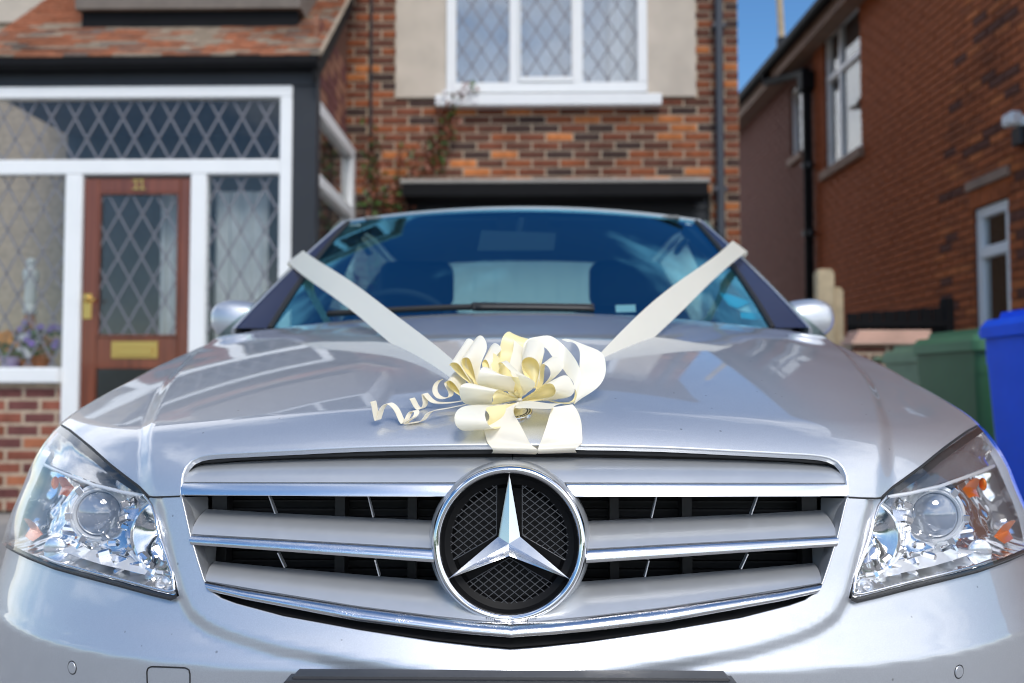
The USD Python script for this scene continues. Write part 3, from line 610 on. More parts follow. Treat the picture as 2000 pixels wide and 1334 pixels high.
# small prisms along the bottom of the housing
pr = []
for (cx, cz), s_ in zip([(120, 1062), (160, 1075), (196, 1092), (228, 1102), (180, 1050), (215, 1062), (244, 1082), (258, 1112), (98, 1000), (92, 1024), (205, 1000), (208, 1020)], [.011, .010, .012, .011, .008, .008, .009, .010, .010, .012, .010, .009]):
    b_ = cbox(-s_, s_, -.006, .006, -s_ * .6, s_ * .6, .003); b_.apply_transform(trimesh.transformations.euler_matrix(*(rng.uniform(-.6, .6, 3)))); b_.apply_translation(lamp_p([(cx, cz)], .04)[0]); pr.append(b_)
parts.append(('reflector_prism', pr, 'chrome_facets', False, None))
for x0_, x1_, y0_, y1_ in ((207, 238, 984, 1003), (207, 232, 1007, 1040)):
    A, B = lamp_p([(x0_, y0_), (x1_, y0_)], .036, 33), lamp_p([(x0_, y1_), (x1_ - 3, y1_ + 4)], .036, 33)
    P_ = np.stack([A * (1 - t) + B * t for t in np.linspace(0, 1, 6)], 1) + np.array([0, 1.0, 0]) * (.0016 * np.cos(np.arange(33) * math.pi / 2)[:, None, None]); parts.append(('reflector_ribs', grid(P_), 'chrome_facets', False, None))
A = lamp_p([(88, 1068), (120, 1082), (170, 1098), (230, 1112), (262, 1120)], .022, 40); B = lamp_p([(96, 1056), (126, 1062), (170, 1072), (225, 1084), (250, 1100)], .046, 40)
parts.append(('reflector_shelf', grid(np.stack([A * (1 - t) + B * t for t in np.linspace(0, 1, 5)], 1)), 'ring_white', 40, None))
for fl in (False, True):
    L = obj('headlight', mirror(LENS)[:2] if fl else LENS[:2], 'lens_clear', CAR, normals=LENS[2] * [-1, 1, 1] if fl else LENS[2])
    for nm, m, mt, sm, lb in parts:
        if isinstance(m, list): m = trimesh.util.concatenate(m)
        obj(nm, mirror(m) if fl else m, mt, L, smooth=sm)

# ---- number plate holder, sensors, towing-eye cover
PLATE = obj('number_plate_holder', [cbox(-.247, .247, -.087, -.045, .375, .5035, .006)], 'black_plastic', CAR)
obj('plate_rim', [cbox(-.250, .250, -.094, -.060, .495, .5015, .0028), cbox(-.250, -.242, -.094, -.060, .378, .495, .0028), cbox(.242, .250, -.094, -.060, .378, .495, .0028)], 'black_plastic', PLATE)
obj('plate_clip', [cbox(x, x + .022, -.0965, -.09, .4955, .4985, .0006) for x in (-.15, -.085, -.02, .045, .11, .175)], 'rubber', PLATE)
obj('number_plate', cbox(-.240, .240, -.0905, -.086, .378, .488, .001), 'plate_white', PLATE)
for fl in (False, True):
    c = from_px(141, 1304, bumper=True); n = g_normal(c[None], bumper=True)[0]
    m = disc_rev([(0, .0012), (.0070, .0010), (.0076, .0002), (.0078, -.002)], c, n, 40); m2 = disc_rev([(.0076, .0003), (.0082, .0005), (.0088, .0003), (.009, -.002)], c, n, 40)
    S_ = obj('parking_sensor', mirror(m) if fl else m, 'silver_paint', CAR, smooth=30); obj('sensor_ring', mirror(m2) if fl else m2, 'rubber', S_, smooth=30)
tc = dens([(288, 1340), (287, 1312), (289, 1305), (296, 1302), (330, 1303), (362, 1304.5), (369, 1308), (371, 1316), (371, 1345)], 60)
obj('towing_eye_cover', tube(from_px(tc[:, 0], tc[:, 1], bumper=True), .0010, 6), 'rubber', CAR)

# ---- windscreen, pillars, roof
s_ = np.linspace(-1, 1, 49); t_ = np.linspace(0, 1, 25); S, Tm = np.meshgrid(s_, t_, indexing='ij')
def ws(S, T):
    Bx, By, Bz = .725 * S, 1.135 + .185 * S**2, .968 + .012 * S**2
    Tx, Ty, Tz = .572 * S, 1.870 + .105 * S**2, 1.386 - .024 * S**2
    bl = .010 * 4 * T * (1 - T)
    return np.stack([Bx * (1 - T) + Tx * T, By * (1 - T) + Ty * T - bl * .45, Bz * (1 - T) + Tz * T + bl * .9], -1)
side_s = lambda t: np.interp(t, [0, .5, 1], [.862, .918, .970])
WIND = obj('windscreen', grid(ws(S * side_s(Tm), Tm)), 'windscreen_glass', CAR, smooth=True)
fr = []
for sg in (-1, 1):
    K, T25 = np.meshgrid(np.linspace(0, 1, 6), np.linspace(0, 1, 25), indexing='ij'); si = np.interp(T25, [0, .5, 1], [.862, .918, .970])
    obj('pillar_cover', grid(ws(sg * (si + (1 - si) * K), T25), flip=sg < 0), 'pillar_reflection', CAR, smooth=True)  # outer pillar surface, its reflected navy painted in
for sg in (-1, 1):
    t = np.linspace(.0, .985, 40); obj('windscreen_moulding', tube(ws(sg * np.interp(t, [0, .5, 1], [.862, .918, .970]), t) + [0, -.001, .001], .0075, 8), 'rubber', WIND, smooth=True)
q = np.stack(np.meshgrid(np.linspace(-1, 1, 41), np.linspace(.975, 1, 3), indexing='ij'), -1); fr.append(grid(ws(q[..., 0], q[..., 1]) + [0, .004, -.003]))
obj('windscreen_border', fr, 'black_gloss', WIND, smooth=True)
q = np.stack(np.meshgrid(np.linspace(-.93, .93, 41), np.linspace(-.02, .02, 4), indexing='ij'), -1); obj('scuttle_panel', grid(ws(q[..., 0], q[..., 1]) + [0, -.03, -.012]), 'black_plastic', CAR, smooth=True)
for sg in (-1, 1):
    t = np.linspace(-.01, 1.0, 30); e = ws(np.full(30, sg * 1.0), t); out = np.array([sg * .9, .35, .15])
    sec = [(.000, .002), (.003, .0045), (.007, .003), (.0105, -.006), (.012, -.03), (.0, -.03)]
    Aa = np.tile(np.array([sg * 1.0, .1, 0]), (30, 1)); Bb = np.tile(np.array([0, -.35, .94]), (30, 1))
    obj('windscreen_pillar', sweep(sec, e, True, (Aa, Bb)), 'silver_paint', CAR, smooth=40)
    t = np.linspace(0, 1, 30); e = ws(np.full(30, sg * .945), t) + [0, .03, -.02]
    obj('pillar_trim', sweep([(-.02, -.02), (-.02, .01), (.03, .01), (.03, -.02)], e, True, (Aa, Bb)), 'interior_dark', CAR)
u_ = np.linspace(-1, 1, 41); w_ = np.linspace(0, 1, 21); U, W = np.meshgrid(u_, w_, indexing='ij')
e0 = ws(u_, np.ones(41))
Y = e0[:, 1:2] + W * (3.25 - e0[:, 1:2]); ht = .052 * np.sin(np.clip(W * 1.10, 0, 1) * math.pi * .72) / math.sin(math.pi * .5)
RX = e0[:, 0:1] * (1 + .03 * np.sin(W * math.pi) - .06 * W); RZ = e0[:, 2:3] + .012 * np.clip(W * 20, 0, 1) + ht - .012 * W**3
P_ = np.stack([RX, Y, RZ], -1); P_ = np.concatenate([(e0 + [0, -.002, -.004])[:, None], (e0 + [0, -.004, .007])[:, None], P_], 1)
obj('roof', grid(P_), 'silver_paint', CAR, smooth=40)
obj('headlining', grid(P_[:, 3:] + [0, 0.02, -.020], flip=True), 'headliner', CAR, smooth=True)
# sides, rear, doors
def side_sheet(y0, y1, z0, z1, x, n=12):
    y = np.linspace(y0, y1, n); z = np.linspace(z0, z1, n); Y, Z = np.meshgrid(y, z, indexing='ij')
    return np.stack([x - .03 * ((Z - .62) / .35)**2 - .06 * np.clip((Z - .80) / .10, 0, 1)**2 - .07 * np.clip((Y - 2.6) / 1.7, 0, 1)**2, Y, Z], -1)
for sg in (-1, 1):
    for nm, a, b in (('front_door', 1.29, 2.28), ('rear_door', 2.29, 3.05), ('rear_wing', 3.06, 4.30)):
        P_ = side_sheet(a, b, .28 if nm != 'rear_wing' else .50, .90, .905); P_[..., 0] *= sg; D_ = obj(nm, grid(P_, flip=sg < 0), 'silver_paint', CAR, smooth=True)
        if nm != 'rear_wing': obj('door_handle', cbox(*(sorted((sg * .895, sg * .925))), b - .28, b - .10, .80, .825, .006), 'silver_paint', D_)
    top = lambda y: np.stack([np.interp(y, [1.32, 1.98, 2.6, 3.3, 3.75], [.74, .59, .575, .55, .60]), y, np.interp(y, [1.32, 1.98, 2.5, 3.2, 3.75], [.985, 1.372, 1.405, 1.36, 1.0])], -1)
    y = np.linspace(1.38, 3.6, 30); tp = top(y); bt = np.stack([np.full(30, .815), y, np.full(30, .90)], -1)
    P_ = np.stack([bt * (1 - k) + tp * k + [.02 * math.sin(k * 3.14), 0, 0] for k in np.linspace(0, 1, 7)], 1); P_[..., 0] *= sg
    obj('side_window', grid(P_, flip=sg < 0), 'car_side_glass', CAR, smooth=True)
    obj('roof_rail', tube((top(np.linspace(2.3, 3.6, 24)) + [.0, 0, .0]) * [sg, 1, 1], .022, 8), 'silver_paint', CAR, smooth=True)
    for yy, w in ((2.28, .05), (3.05, .04)):
        k = np.linspace(0, 1, 7); tpp = top(np.array([yy]))[0]; pth = np.stack([np.array([.81, yy, .90]) * (1 - q) + tpp * q for q in k]); pth[:, 0] *= sg
        obj('door_pillar', tube(pth, w * .6, 6), 'interior_dark', CAR)
    for yy in (.95, 3.70):
        c = np.array([sg * .80, yy, .318]); TY = obj('wheel', disc_rev([(.20, -.10), (.28, -.105), (.312, -.09), (.318, 0), (.312, .09), (.28, .105), (.20, .10)], c, (sg, 0, 0), 48), 'tyre', CAR, smooth=40)
        sp = [disc_rev([(.20, .06), (.195, .10), (.215, .105), (.215, .05)], c, (sg, 0, 0), 40), disc_rev([(0, .08), (.03, .08), (.05, .06), (.05, 0)], c, (sg, 0, 0), 24)]
        for q in range(5):
            b_ = cbox(-.022, .022, -.01, .01, .03, .2, .004); M = trimesh.transformations.rotation_matrix(q * 2 * math.pi / 5, [0, 1, 0]); b_.apply_transform(M); b_.apply_transform(trimesh.transformations.rotation_matrix(math.pi / 2, [0, 0, 1])); b_.apply_translation(c + [sg * .085, 0, 0]); sp.append(b_)
        obj('alloy_rim', sp, 'rim_alloy', TY, smooth=30)
xx_ = np.linspace(-1, 1, 21); rows = []
for z, y, w in ((.30, 4.33, .80), (.5, 4.42, .86), (.62, 4.42, .87), (.85, 4.38, .86), (.95, 4.30, .80), (.985, 4.18, .74), (.99, 3.85, .66)): rows.append(np.stack([w * xx_, y - .10 * xx_**2, np.full(21, z)], -1))
obj('boot_and_rear_bumper', grid(np.stack(rows, 1), flip=True), 'silver_paint', CAR, smooth=True)
q = np.linspace(-1, 1, 21); A = np.stack([.60 * q, 3.84 - .02 * q**2, np.full(21, .99)], -1); B = np.stack([.53 * q, 3.27 - .04 * q**2, 1.418 - .03 * q**2], -1)
obj('rear_window', grid(np.stack([A * (1 - k) + B * k + np.array([0, .02, .03]) * math.sin(k * 3.14) for k in np.linspace(0, 1, 7)], 1), flip=True), 'car_side_glass', CAR, smooth=True)
obj('floor_pan', box(-.84, .84, .70, 4.2, .20, .26), 'black_plastic', CAR)
obj('firewall', [box(-.68, .68, 1.16, 1.2, .26, .90), box(-.62, .62, .30, 1.15, .26, .60)], 'black_plastic', CAR)
# interior
dy = np.linspace(0, 1, 9); dx = np.linspace(-.69, .69, 31); DX, DY = np.meshgrid(dx, dy, indexing='ij')
DZ = .962 + .018 * np.sin(DY * math.pi * .8) - .16 * np.clip((DY - .8) / .2, 0, 1)**2 + .05 * np.exp(-((DX + .37) / .16)**2) * np.exp(-((DY - .72) / .16)**2)
obj('dashboard', grid(np.stack([DX, 1.24 + .50 * DY + .1 * (DX / .7)**2 * (1 - DY), DZ], -1)), 'interior_dark', CAR, smooth=True)
wc = np.array([-.372, 1.86, .955]); wa = np.array([0, .86, .5]); wa /= np.linalg.norm(wa)
t = np.linspace(0, 2 * math.pi, 49); wu = np.cross(wa, [1, 0, 0]); SW = obj('steering_wheel', tube(wc + .185 * (np.cos(t)[:, None] * np.array([1, 0, 0]) + np.sin(t)[:, None] * wu), .014, 10, False), 'interior_dark', CAR, smooth=True)
obj('steering_hub', [cbox(wc[0] - .07, wc[0] + .07, wc[1] - .02, wc[1] + .03, wc[2] - .06, wc[2] + .05, .02), cbox(wc[0] - .18, wc[0] + .18, wc[1] - .008, wc[1] + .012, wc[2] - .02, wc[2] + .015, .006)], 'interior_dark', SW)
def rbox(x0, x1, y0, y1, z0, z1, r):
    import manifold3d as m3
    s = m3.Manifold.sphere(r, 20); return trimesh.Trimesh(*(lambda mm: (mm.vert_properties[:, :3], mm.tri_verts))(m3.Manifold.batch_hull([s.translate((x, y, z)) for x in (x0 + r, x1 - r) for y in (y0 + r, y1 - r) for z in (z0 + r, z1 - r)]).to_mesh()), process=True)
def seat(cx, cy, w, zt, hz):
    ST = obj('seat', [rbox(cx - w, cx + w, cy, cy + .14, .50, zt, .06), rbox(cx - w, cx + w, cy - .5, cy + .05, .42, .58, .06)], 'interior_dark', CAR, smooth=40)
    obj('headrest', [rbox(cx - .135, cx + .135, cy + .06, cy + .16, zt + .015, hz, .045), tube(np.array([[cx - .05, cy + .1, zt - .05], [cx - .05, cy + .11, zt + .06]]), .008, 8), tube(np.array([[cx + .05, cy + .1, zt - .05], [cx + .05, cy + .11, zt + .06]]), .008, 8)], 'interior_dark', ST, smooth=40)
seat(-.385, 2.28, .235, 1.10, 1.29); seat(.375, 2.28, .235, 1.10, 1.29)
obj('rear_bench', [rbox(-.62, .62, 3.05, 3.25, .5, 1.06, .06), rbox(-.62, .62, 2.6, 3.1, .42, .58, .06)], 'interior_dark', CAR, smooth=40)
for hx in (-.42, .42): obj('rear_headrest', rbox(hx - .13, hx + .13, 3.12, 3.22, 1.07, 1.20, .04), 'interior_dark', CAR, smooth=40)
obj('parcel_shelf', box(-.62, .62, 3.25, 3.85, .93, .95), 'interior_dark', CAR)
rm = at_y([932, 1082, 1086, 940], [490, 489, 455, 450], 1.80); c_ = rm.mean(0)
MR = obj('rear_view_mirror', trimesh.convex.convex_hull(np.vstack([rm, rm * [.94, 1, 1] + (c_ * [.06, 0, 0]) + [0, .035, 0]])), 'interior_grey', CAR)
obj('mirror_stalk', tube(np.array([c_ + [0, .02, .01], ws(np.array(0.0), np.array(.93)) + [0, .015, -.01]]), .012, 8), 'interior_dark', MR)
for sg in (-1, 1):
    obj('sun_visor', cbox(*(sorted((sg * .08, sg * .50))), 1.93, 2.10, 1.362, 1.376, .005), 'headliner', CAR)
    gh = [(sg * .545, 2.06, 1.32), (sg * .535, 2.08, 1.31), (sg * .535, 2.22, 1.30), (sg * .545, 2.24, 1.31)]
    obj('grab_handle', tube(spline(gh, 14), .010, 8), 'headliner', CAR, smooth=True)
# papers on the dashboard
def paper(pxs, y, mt, nm='parking_ticket', lab=None):
    p = at_y(*np.array(pxs, float).T, np.asarray(y)); P2 = p + [0, .003, 0]; n = len(p); Fx = [(0, i, i + 1) for i in range(1, n - 1)]
    Fb = [(n, n + i + 1, n + i) for i in range(1, n - 1)]; Fs = [q for i in range(n) for q in ((i, n + i, (i + 1) % n), ((i + 1) % n, n + i, n + (i + 1) % n))]
    return obj(nm, (np.vstack([p, P2]), np.array(Fx + Fb + Fs)), mt, CAR, label=lab)
paper([(1405, 572), (1426, 575), (1452, 584), (1470, 589), (1440, 602), (1424, 596)], [1.52, 1.50, 1.46, 1.44, 1.42, 1.45], 'paper_cyan', lab='cyan leaflet on the dashboard')
paper([(1426, 598), (1446, 588), (1470, 585), (1483, 598), (1478, 612), (1450, 608)], [1.45, 1.46, 1.45, 1.43, 1.40, 1.41], 'paper_white', lab='white crumpled paper on the dashboard')
paper([(1446, 610), (1482, 612), (1502, 611), (1500, 622), (1470, 624), (1448, 621)], [1.40, 1.39, 1.38, 1.37, 1.37, 1.38], 'paper_cyan', lab='cyan leaflet on the dashboard')
paper([(1202, 596), (1241, 595), (1242, 609), (1203, 610)], [1.36, 1.36, 1.34, 1.34], 'paper_white', lab='small white label low in the windscreen')
# wipers
wz = lambda px, py, y: at_y(px, py, y)
w1 = wz(np.array([640, 760, 860, 945.]), np.array([613, 606, 601.5, 599.]), np.array([1.24, 1.205, 1.185, 1.175])); w2 = wz(np.array([930, 1000, 1080, 1160.]), np.array([601, 601.5, 602.5, 604.]), np.array([1.17, 1.17, 1.175, 1.185]))
WP = obj('wiper', tube(spline(w1, 20), .0075, 8), 'rubber', CAR, smooth=True); obj('wiper_joint', cbox(*(np.r_[w1[-1] - [.030, .012, .010], w1[-1] + [.030, .012, .010]].reshape(2, 3).T.ravel()), .004), 'black_plastic', WP)
WP = obj('wiper', tube(spline(w2, 20), .0085, 8), 'black_plastic', CAR, smooth=True); obj('wiper_blade', tube(spline(w2, 20) + [0, .01, .010], .004, 6), 'rubber', WP)
# mirrors
for sg in (-1, 1):
    e = trimesh.creation.icosphere(4, 1.0); v = np.array(e.vertices); v[:, 1] = np.where(v[:, 1] > 0, v[:, 1] * .35, v[:, 1]); v = np.sign(v) * np.abs(v)**.82
    v = v * [.090, .065, .060]; v[:, 2] += .012 * (v[:, 0] / .1); e.vertices = v * [sg, 1, 1] + [sg * .772, 1.56, 1.012]
    if sg < 0: e.invert()
    MM = obj('door_mirror', e, 'silver_paint', CAR, smooth=True)
    obj('mirror_foot', tube(np.array([[sg * .73, 1.58, .96], [sg * .70, 1.55, .985], [sg * .78, 1.57, .975]]), .022, 8), 'black_plastic', MM, smooth=True)
    obj('mirror_trim', cbox(*(sorted((sg * .69, sg * .85))), 1.545, 1.575, .945, .956, .003), 'black_plastic', MM)
# ------------------------------------------------------------------ ground
def sheet(x0, x1, y0, y1, z, t=.05): return box(x0, x1, y0, y1, z - t, z)
obj('ground', sheet(-400, 400, -400, 400, -.02, .1), 'concrete', None, kind='structure')
obj('driveway', sheet(-3.2, 3.3, -5.2, 7.2, .0, .015), 'drive_surface', None, kind='structure')
obj('pavement', sheet(-40, 40, -7.2, -5.2, .0, .015), 'concrete', None, kind='structure')
obj('road', sheet(-40, 40, -14, -7.32, -.01, .009), 'tarmac', None, kind='structure')
hg = grid(np.stack([np.stack([np.linspace(-45, 45, 300), np.full(300, y) + .3 * (meshkit.noise(np.c_[np.linspace(0, 90, 300), np.full(300, k * 3.), np.zeros(300)], 4) - .5), np.full(300, z) + .5 * (meshkit.noise(np.c_[np.linspace(0, 70, 300), np.full(300, k), np.zeros(300)], 2) - .5) * (z > 0)], -1) for k, (y, z) in enumerate(((-16.2, 0), (-16.1, .7), (-16.3, 1.5), (-17.2, 1.6), (-17.4, 0)))], 1))
obj('added_hedge', hg, 'leaf_green', None, smooth=True, label='unseen strip of green foliage added across the road to hide the low horizon from reflections', category='added_hedge', kind='stuff')  # unseen, added to keep the yellow low sky out of reflections
obj('kerb', cbox(-40, 40, -7.32, -7.2, -.05, .008, .01), 'concrete', None, kind='structure')
# ------------------------------------------------------------------ bricks, tiles, windows
def hx(px, y): return float(at_y(px, 764.0, y)[0])
def hz(py, y): return float(at_y(1000.0, py, y)[2])
class Frame:
    """a flat wall: origin, direction U along it (seen from outside, left to right), up, and outward normal"""
    def __init__(s, o, u): s.o = np.array(o, float); s.u = np.array(u, float) / np.linalg.norm(u); s.w = np.array([0, 0, 1.0]); s.n = np.cross(s.u, s.w)
    def __call__(s, a, z, h=0.0):
        a, z, h = np.broadcast_arrays(np.asarray(a, float), z, h); return s.o * [1, 1, 0] + a[..., None] * s.u + z[..., None] * s.w + h[..., None] * s.n
    def box(s, a0, a1, z0, z1, h0, h1, c=0.0):
        m = cbox(a0, a1, h0, h1, z0, z1, c) if c else box(a0, a1, h0, h1, z0, z1); v = np.array(m.vertices); m = trimesh.Trimesh(s(v[:, 0], v[:, 2], v[:, 1]), np.array(m.faces)[:, ::-1], process=False); return m
    def px(s, px, py):
        d = ray(px, py); t = ((s.o - CAM) * s.n).sum() / (d @ s.n); p = CAM + t * d; return float((p - s.o * [1, 1, 0]) @ s.u), float(p[2])
def brick_mesh(fr, a0, a1, z0, z1, h, depth=.03, c=.005):
    q = [(a0, z0), (a1, z0), (a1, z1), (a0, z1)]; i = [(a0 + c, z0 + c), (a1 - c, z0 + c), (a1 - c, z1 - c), (a0 + c, z1 - c)]
    P = np.vstack([fr(*np.array(q).T, h - depth), fr(*np.array(q).T, h - c), fr(*np.array(i).T, h)])
    F = [(8, 9, 10), (8, 10, 11)]
    for b in (0, 4):
        for k in range(4): l = (k + 1) % 4; F += [(b + k, b + l, b + 4 + l), (b + k, b + 4 + l, b + 4 + k)]
    return P, np.array(F)
def cut(a0, a1, z0, z1, holes):
    """the pieces of the span a0..a1 of a course that are left beside the openings"""
    spans = [(a0, a1)]
    for (h0, h1, k0, k1) in holes:
        if z1 > k0 + .01 and z0 < k1 - .01:
            nxt = []
            for s0, s1 in spans:
                if h1 <= s0 or h0 >= s1: nxt.append((s0, s1))
                else:
                    if h0 - s0 > .03: nxt.append((s0, h0 - .004))
                    if s1 - h1 > .03: nxt.append((h1 + .004, s1))
            spans = nxt
    return spans
def brick_wall(parent, fr, a0, a1, z0, z1, mats, weights, holes=(), course=.075, length=.235, joint=.015, keep=None, limit=300, stuff_mat='brick_mix', proud=.004, seed=1, name='brick'):
    r = np.random.default_rng(seed); out = []; row = 0; z = z0
    while z < z1 - .02:
        a = a0 - (length / 2 if row % 2 else 0)
        while a < a1:
            for s0, s1 in cut(max(a, a0), min(a + length - joint, a1), z, z + course - joint, holes):
                if s1 - s0 > .02: out.append((s0, s1, z, min(z + course - joint, z1)))
            a += length
        z += course; row += 1
    score = []
    for b in out:
        q = proj(fr((b[0] + b[1]) / 2, (b[2] + b[3]) / 2)); inside = (-20 < q[0] < 2020) and (-20 < q[1] < 1334)
        dist = np.linalg.norm(fr((b[0] + b[1]) / 2, (b[2] + b[3]) / 2) - CAM)
        score.append((0 if inside and (keep is None or keep(q)) else 1e6) + dist)
    order = np.argsort(score); SV, SF, n = [], [], 0
    for rank, k in enumerate(order):
        b = out[k]; m = brick_mesh(fr, *b, proud + r.uniform(-.002, .002))
        if rank < limit and score[k] < 1e6: obj(name, m, r.choice(mats, p=weights), parent)
        else: SV.append(m[0]); SF.append(m[1] + n); n += len(m[0])
    if SV: obj(name + 'work', (np.vstack(SV), np.vstack(SF)), stuff_mat, parent, kind='stuff')
def mix_mat(name, cols):
    """one colour per loose brick"""
    k = len(cols); st = []
    for i, c in enumerate(cols): st += [(i / k + .001, c), ((i + 1) / k - .001, c)]
    mat(name, {'g': ('geometry', {}), 'r': ('rgb_ramp', {'ramp': st}), 'n': ('noise_texture', {'scale': 14.0, 'detail': 8.0, 'roughness': .7}), 'nr': ('map_range', {'from_min': .25, 'from_max': .75, 'to_min': .6, 'to_max': 1.35}),
               'm': ('mix', {'mix_type': 'multiply', 'fac': 1.0}), 'f': ('noise_texture', {'scale': 260.0, 'detail': 3.0}), 'b': ('bump', {'strength': .5, 'distance': .004}), 'p': ('principled_bsdf', {'roughness': .85, 'specular_ior_level': .3})},
        [('g.random_per_island', 'r.fac'), ('g.position', 'n.vector'), ('n.fac', 'nr.value'), ('r.color', 'm.color1'), ('nr.result', 'm.color2'), ('m.color', 'p.base_color'), ('g.position', 'f.vector'), ('f.fac', 'b.height'), ('b.normal', 'p.normal')])
mix_mat('brick_mix', [BRICKS['brick_red'], BRICKS['brick_brown'], BRICKS['brick_dark'], BRICKS['brick_red'], BRICKS['brick_rust'], BRICKS['brick_brown'], BRICKS['brick_orange']])
mix_mat('neighbour_mix', [(.40, .105, .032), (.32, .088, .030), (.14, .052, .034), (.50, .145, .042), (.36, .095, .032)])
mix_mat('tile_mix', [(.40, .165, .09), (.34, .14, .08), (.29, .135, .085), (.38, .16, .085), (.36, .29, .22), (.40, .16, .085)])
def lattice(parent, fr, a0, a1, z0, z1, wx, wz, h, width=.013, off=(0, 0), mt='lead_strip'):
    """diamond leading: crossing strips clipped to the pane"""
    rect = shapely.box(a0, z0, a1, z1); L = math.hypot(a1 - a0, z1 - z0) + 1
    for sg in (1, -1):
        d = np.array([wx / 2, sg * wz / 2]); d /= np.linalg.norm(d); n = np.array([-d[1], d[0]]); step = wx * abs(n[0])
        c = np.array([a0 + off[0], z0 + off[1]])
        k = int(L / step) + 1
        for i in range(-k, k + 1):
            p = c + n * step * i
            ln = shapely.LineString([p - d * 2 * L, p + d * 2 * L]).intersection(rect)
            if ln.length > .03:
                (x0, y0), (x1, y1) = ln.coords[0], ln.coords[-1]; w = n * width / 2
                q = np.array([(x0, y0) + w, (x1, y1) + w, (x1, y1) - w, (x0, y0) - w]); P = np.vstack([fr(q[:, 0], q[:, 1], h), fr(q[:, 0], q[:, 1], h + .003)])
                obj('lead_strip', trimesh.convex.convex_hull(P), mt, parent)
def tiles(parent, o, ux, up, width, length, exposure, tw, keep_fn, limit, mats, weights, stuff_mat, seed):
    """plain tiles on a roof plane: o lower left corner, ux across, up the slope"""
    r = np.random.default_rng(seed); ux = np.array(ux, float); up = np.array(up, float) / np.linalg.norm(up); nn = np.cross(ux, up)
    SV, SF, n, cnt, row = [], [], 0, 0, 0; items = []
    s = 0.0
    while s < length:
        a = -(tw / 2 if row % 2 else 0)
        while a < width:
            b0, b1 = max(a, 0), min(a + tw - .004, width)
            if b1 - b0 > .02: items.append((b0, b1, s))
            a += tw
        s += exposure; row += 1
    dist = [np.linalg.norm(o + ux * b[0] + up * b[2] - CAM) + (0 if keep_fn(proj(o + ux * b[0] + up * b[2])) else 1e6) for b in items]
    for rank, k in enumerate(np.argsort(dist)):
        b0, b1, s = items[k]; t = .014; ln = exposure * 1.5; j = r.uniform(-.004, .004)
        q = np.array([o + ux * b0 + up * (s + j) + nn * (.020 + j), o + ux * b1 + up * (s + j) + nn * (.020 + j * .5), o + ux * b1 + up * (s + ln) + nn * .003, o + ux * b0 + up * (s + ln) + nn * .003])
        P = np.vstack([q, q - nn * t]); F = np.array([(0, 1, 2), (0, 2, 3), (0, 4, 5), (0, 5, 1), (1, 5, 6), (1, 6, 2), (3, 7, 4), (3, 4, 0)])
        if rank < limit and dist[k] < 1e6:
            z_ = meshkit.noise(np.array([[b0 * 1.6, s * 4, 0]]), 5)[0]; w = np.array(weights)
            if z_ > .56: w = np.array([.2, .15, .55, .1])
            obj('roof_tile', (P, F), r.choice(mats, p=w / w.sum()), parent)
        else: SV.append(P); SF.append(F + n); n += 8
    if SV: obj('roof_tiling', (np.vstack(SV), np.vstack(SF)), stuff_mat, parent, kind='stuff')
BM, BW = ['brick_red', 'brick_brown', 'brick_dark', 'brick_orange', 'brick_rust'], [.34, .25, .11, .09, .21]

# ------------------------------------------------------------------ the house behind the car
HY = 7.2; HF = Frame((0, HY, 0), (1, 0, 0))
HOUSE = thing('brick_house', 'brown and orange brick house with a cream panel around its white latticed upstairs window', 'house')
hX0, hX1 = hx(684, HY), hx(1449, HY)
gx0, gx1, gz = hx(790, HY), hx(1392, HY), 2.50
win = (hx(870, HY), hx(1268, HY), hz(190, HY), hz(190, HY) + 1.38)
pan = (hx(770, HY), hx(1364, HY), hz(191, HY), 4.95)
W_ = obj('wall', [HF.box(-5.2, hX1, 0, 5.35, -.30, -.006) if False else HF.box(-5.2, gx0, 0, 5.35, -.30, -.006), HF.box(gx0, gx1, gz, win[2], -.30, -.006), HF.box(gx0, win[0], win[2], win[3], -.30, -.006), HF.box(win[1], gx1, win[2], win[3], -.30, -.006), HF.box(gx0, gx1, win[3], 5.35, -.30, -.006), HF.box(gx1, hX1, 0, 5.35, -.30, -.006)], 'mortar', HOUSE)
brick_wall(W_, HF, hX0 - .1, hX1, .03, 5.3, BM, BW, holes=[(gx0, gx1, 0, gz), pan], keep=lambda q: q[1] < 470, seed=4)
side = Frame((hX1, HY, 0), (0, 1, 0)); 
obj('wall', box(hX1 - .28, hX1 - .004, HY + .3, HY + 6, 0, 5.35), 'mortar', HOUSE)
obj('rendered_panel', [HF.box(pan[0], win[0] - .003, pan[2], pan[3], -.002, .022), HF.box(win[1] + .003, pan[1], pan[2], pan[3], -.002, .022), HF.box(win[0] - .002, win[1] + .002, win[3] + .003, pan[3], -.002, .022)], 'render_cream', HOUSE)
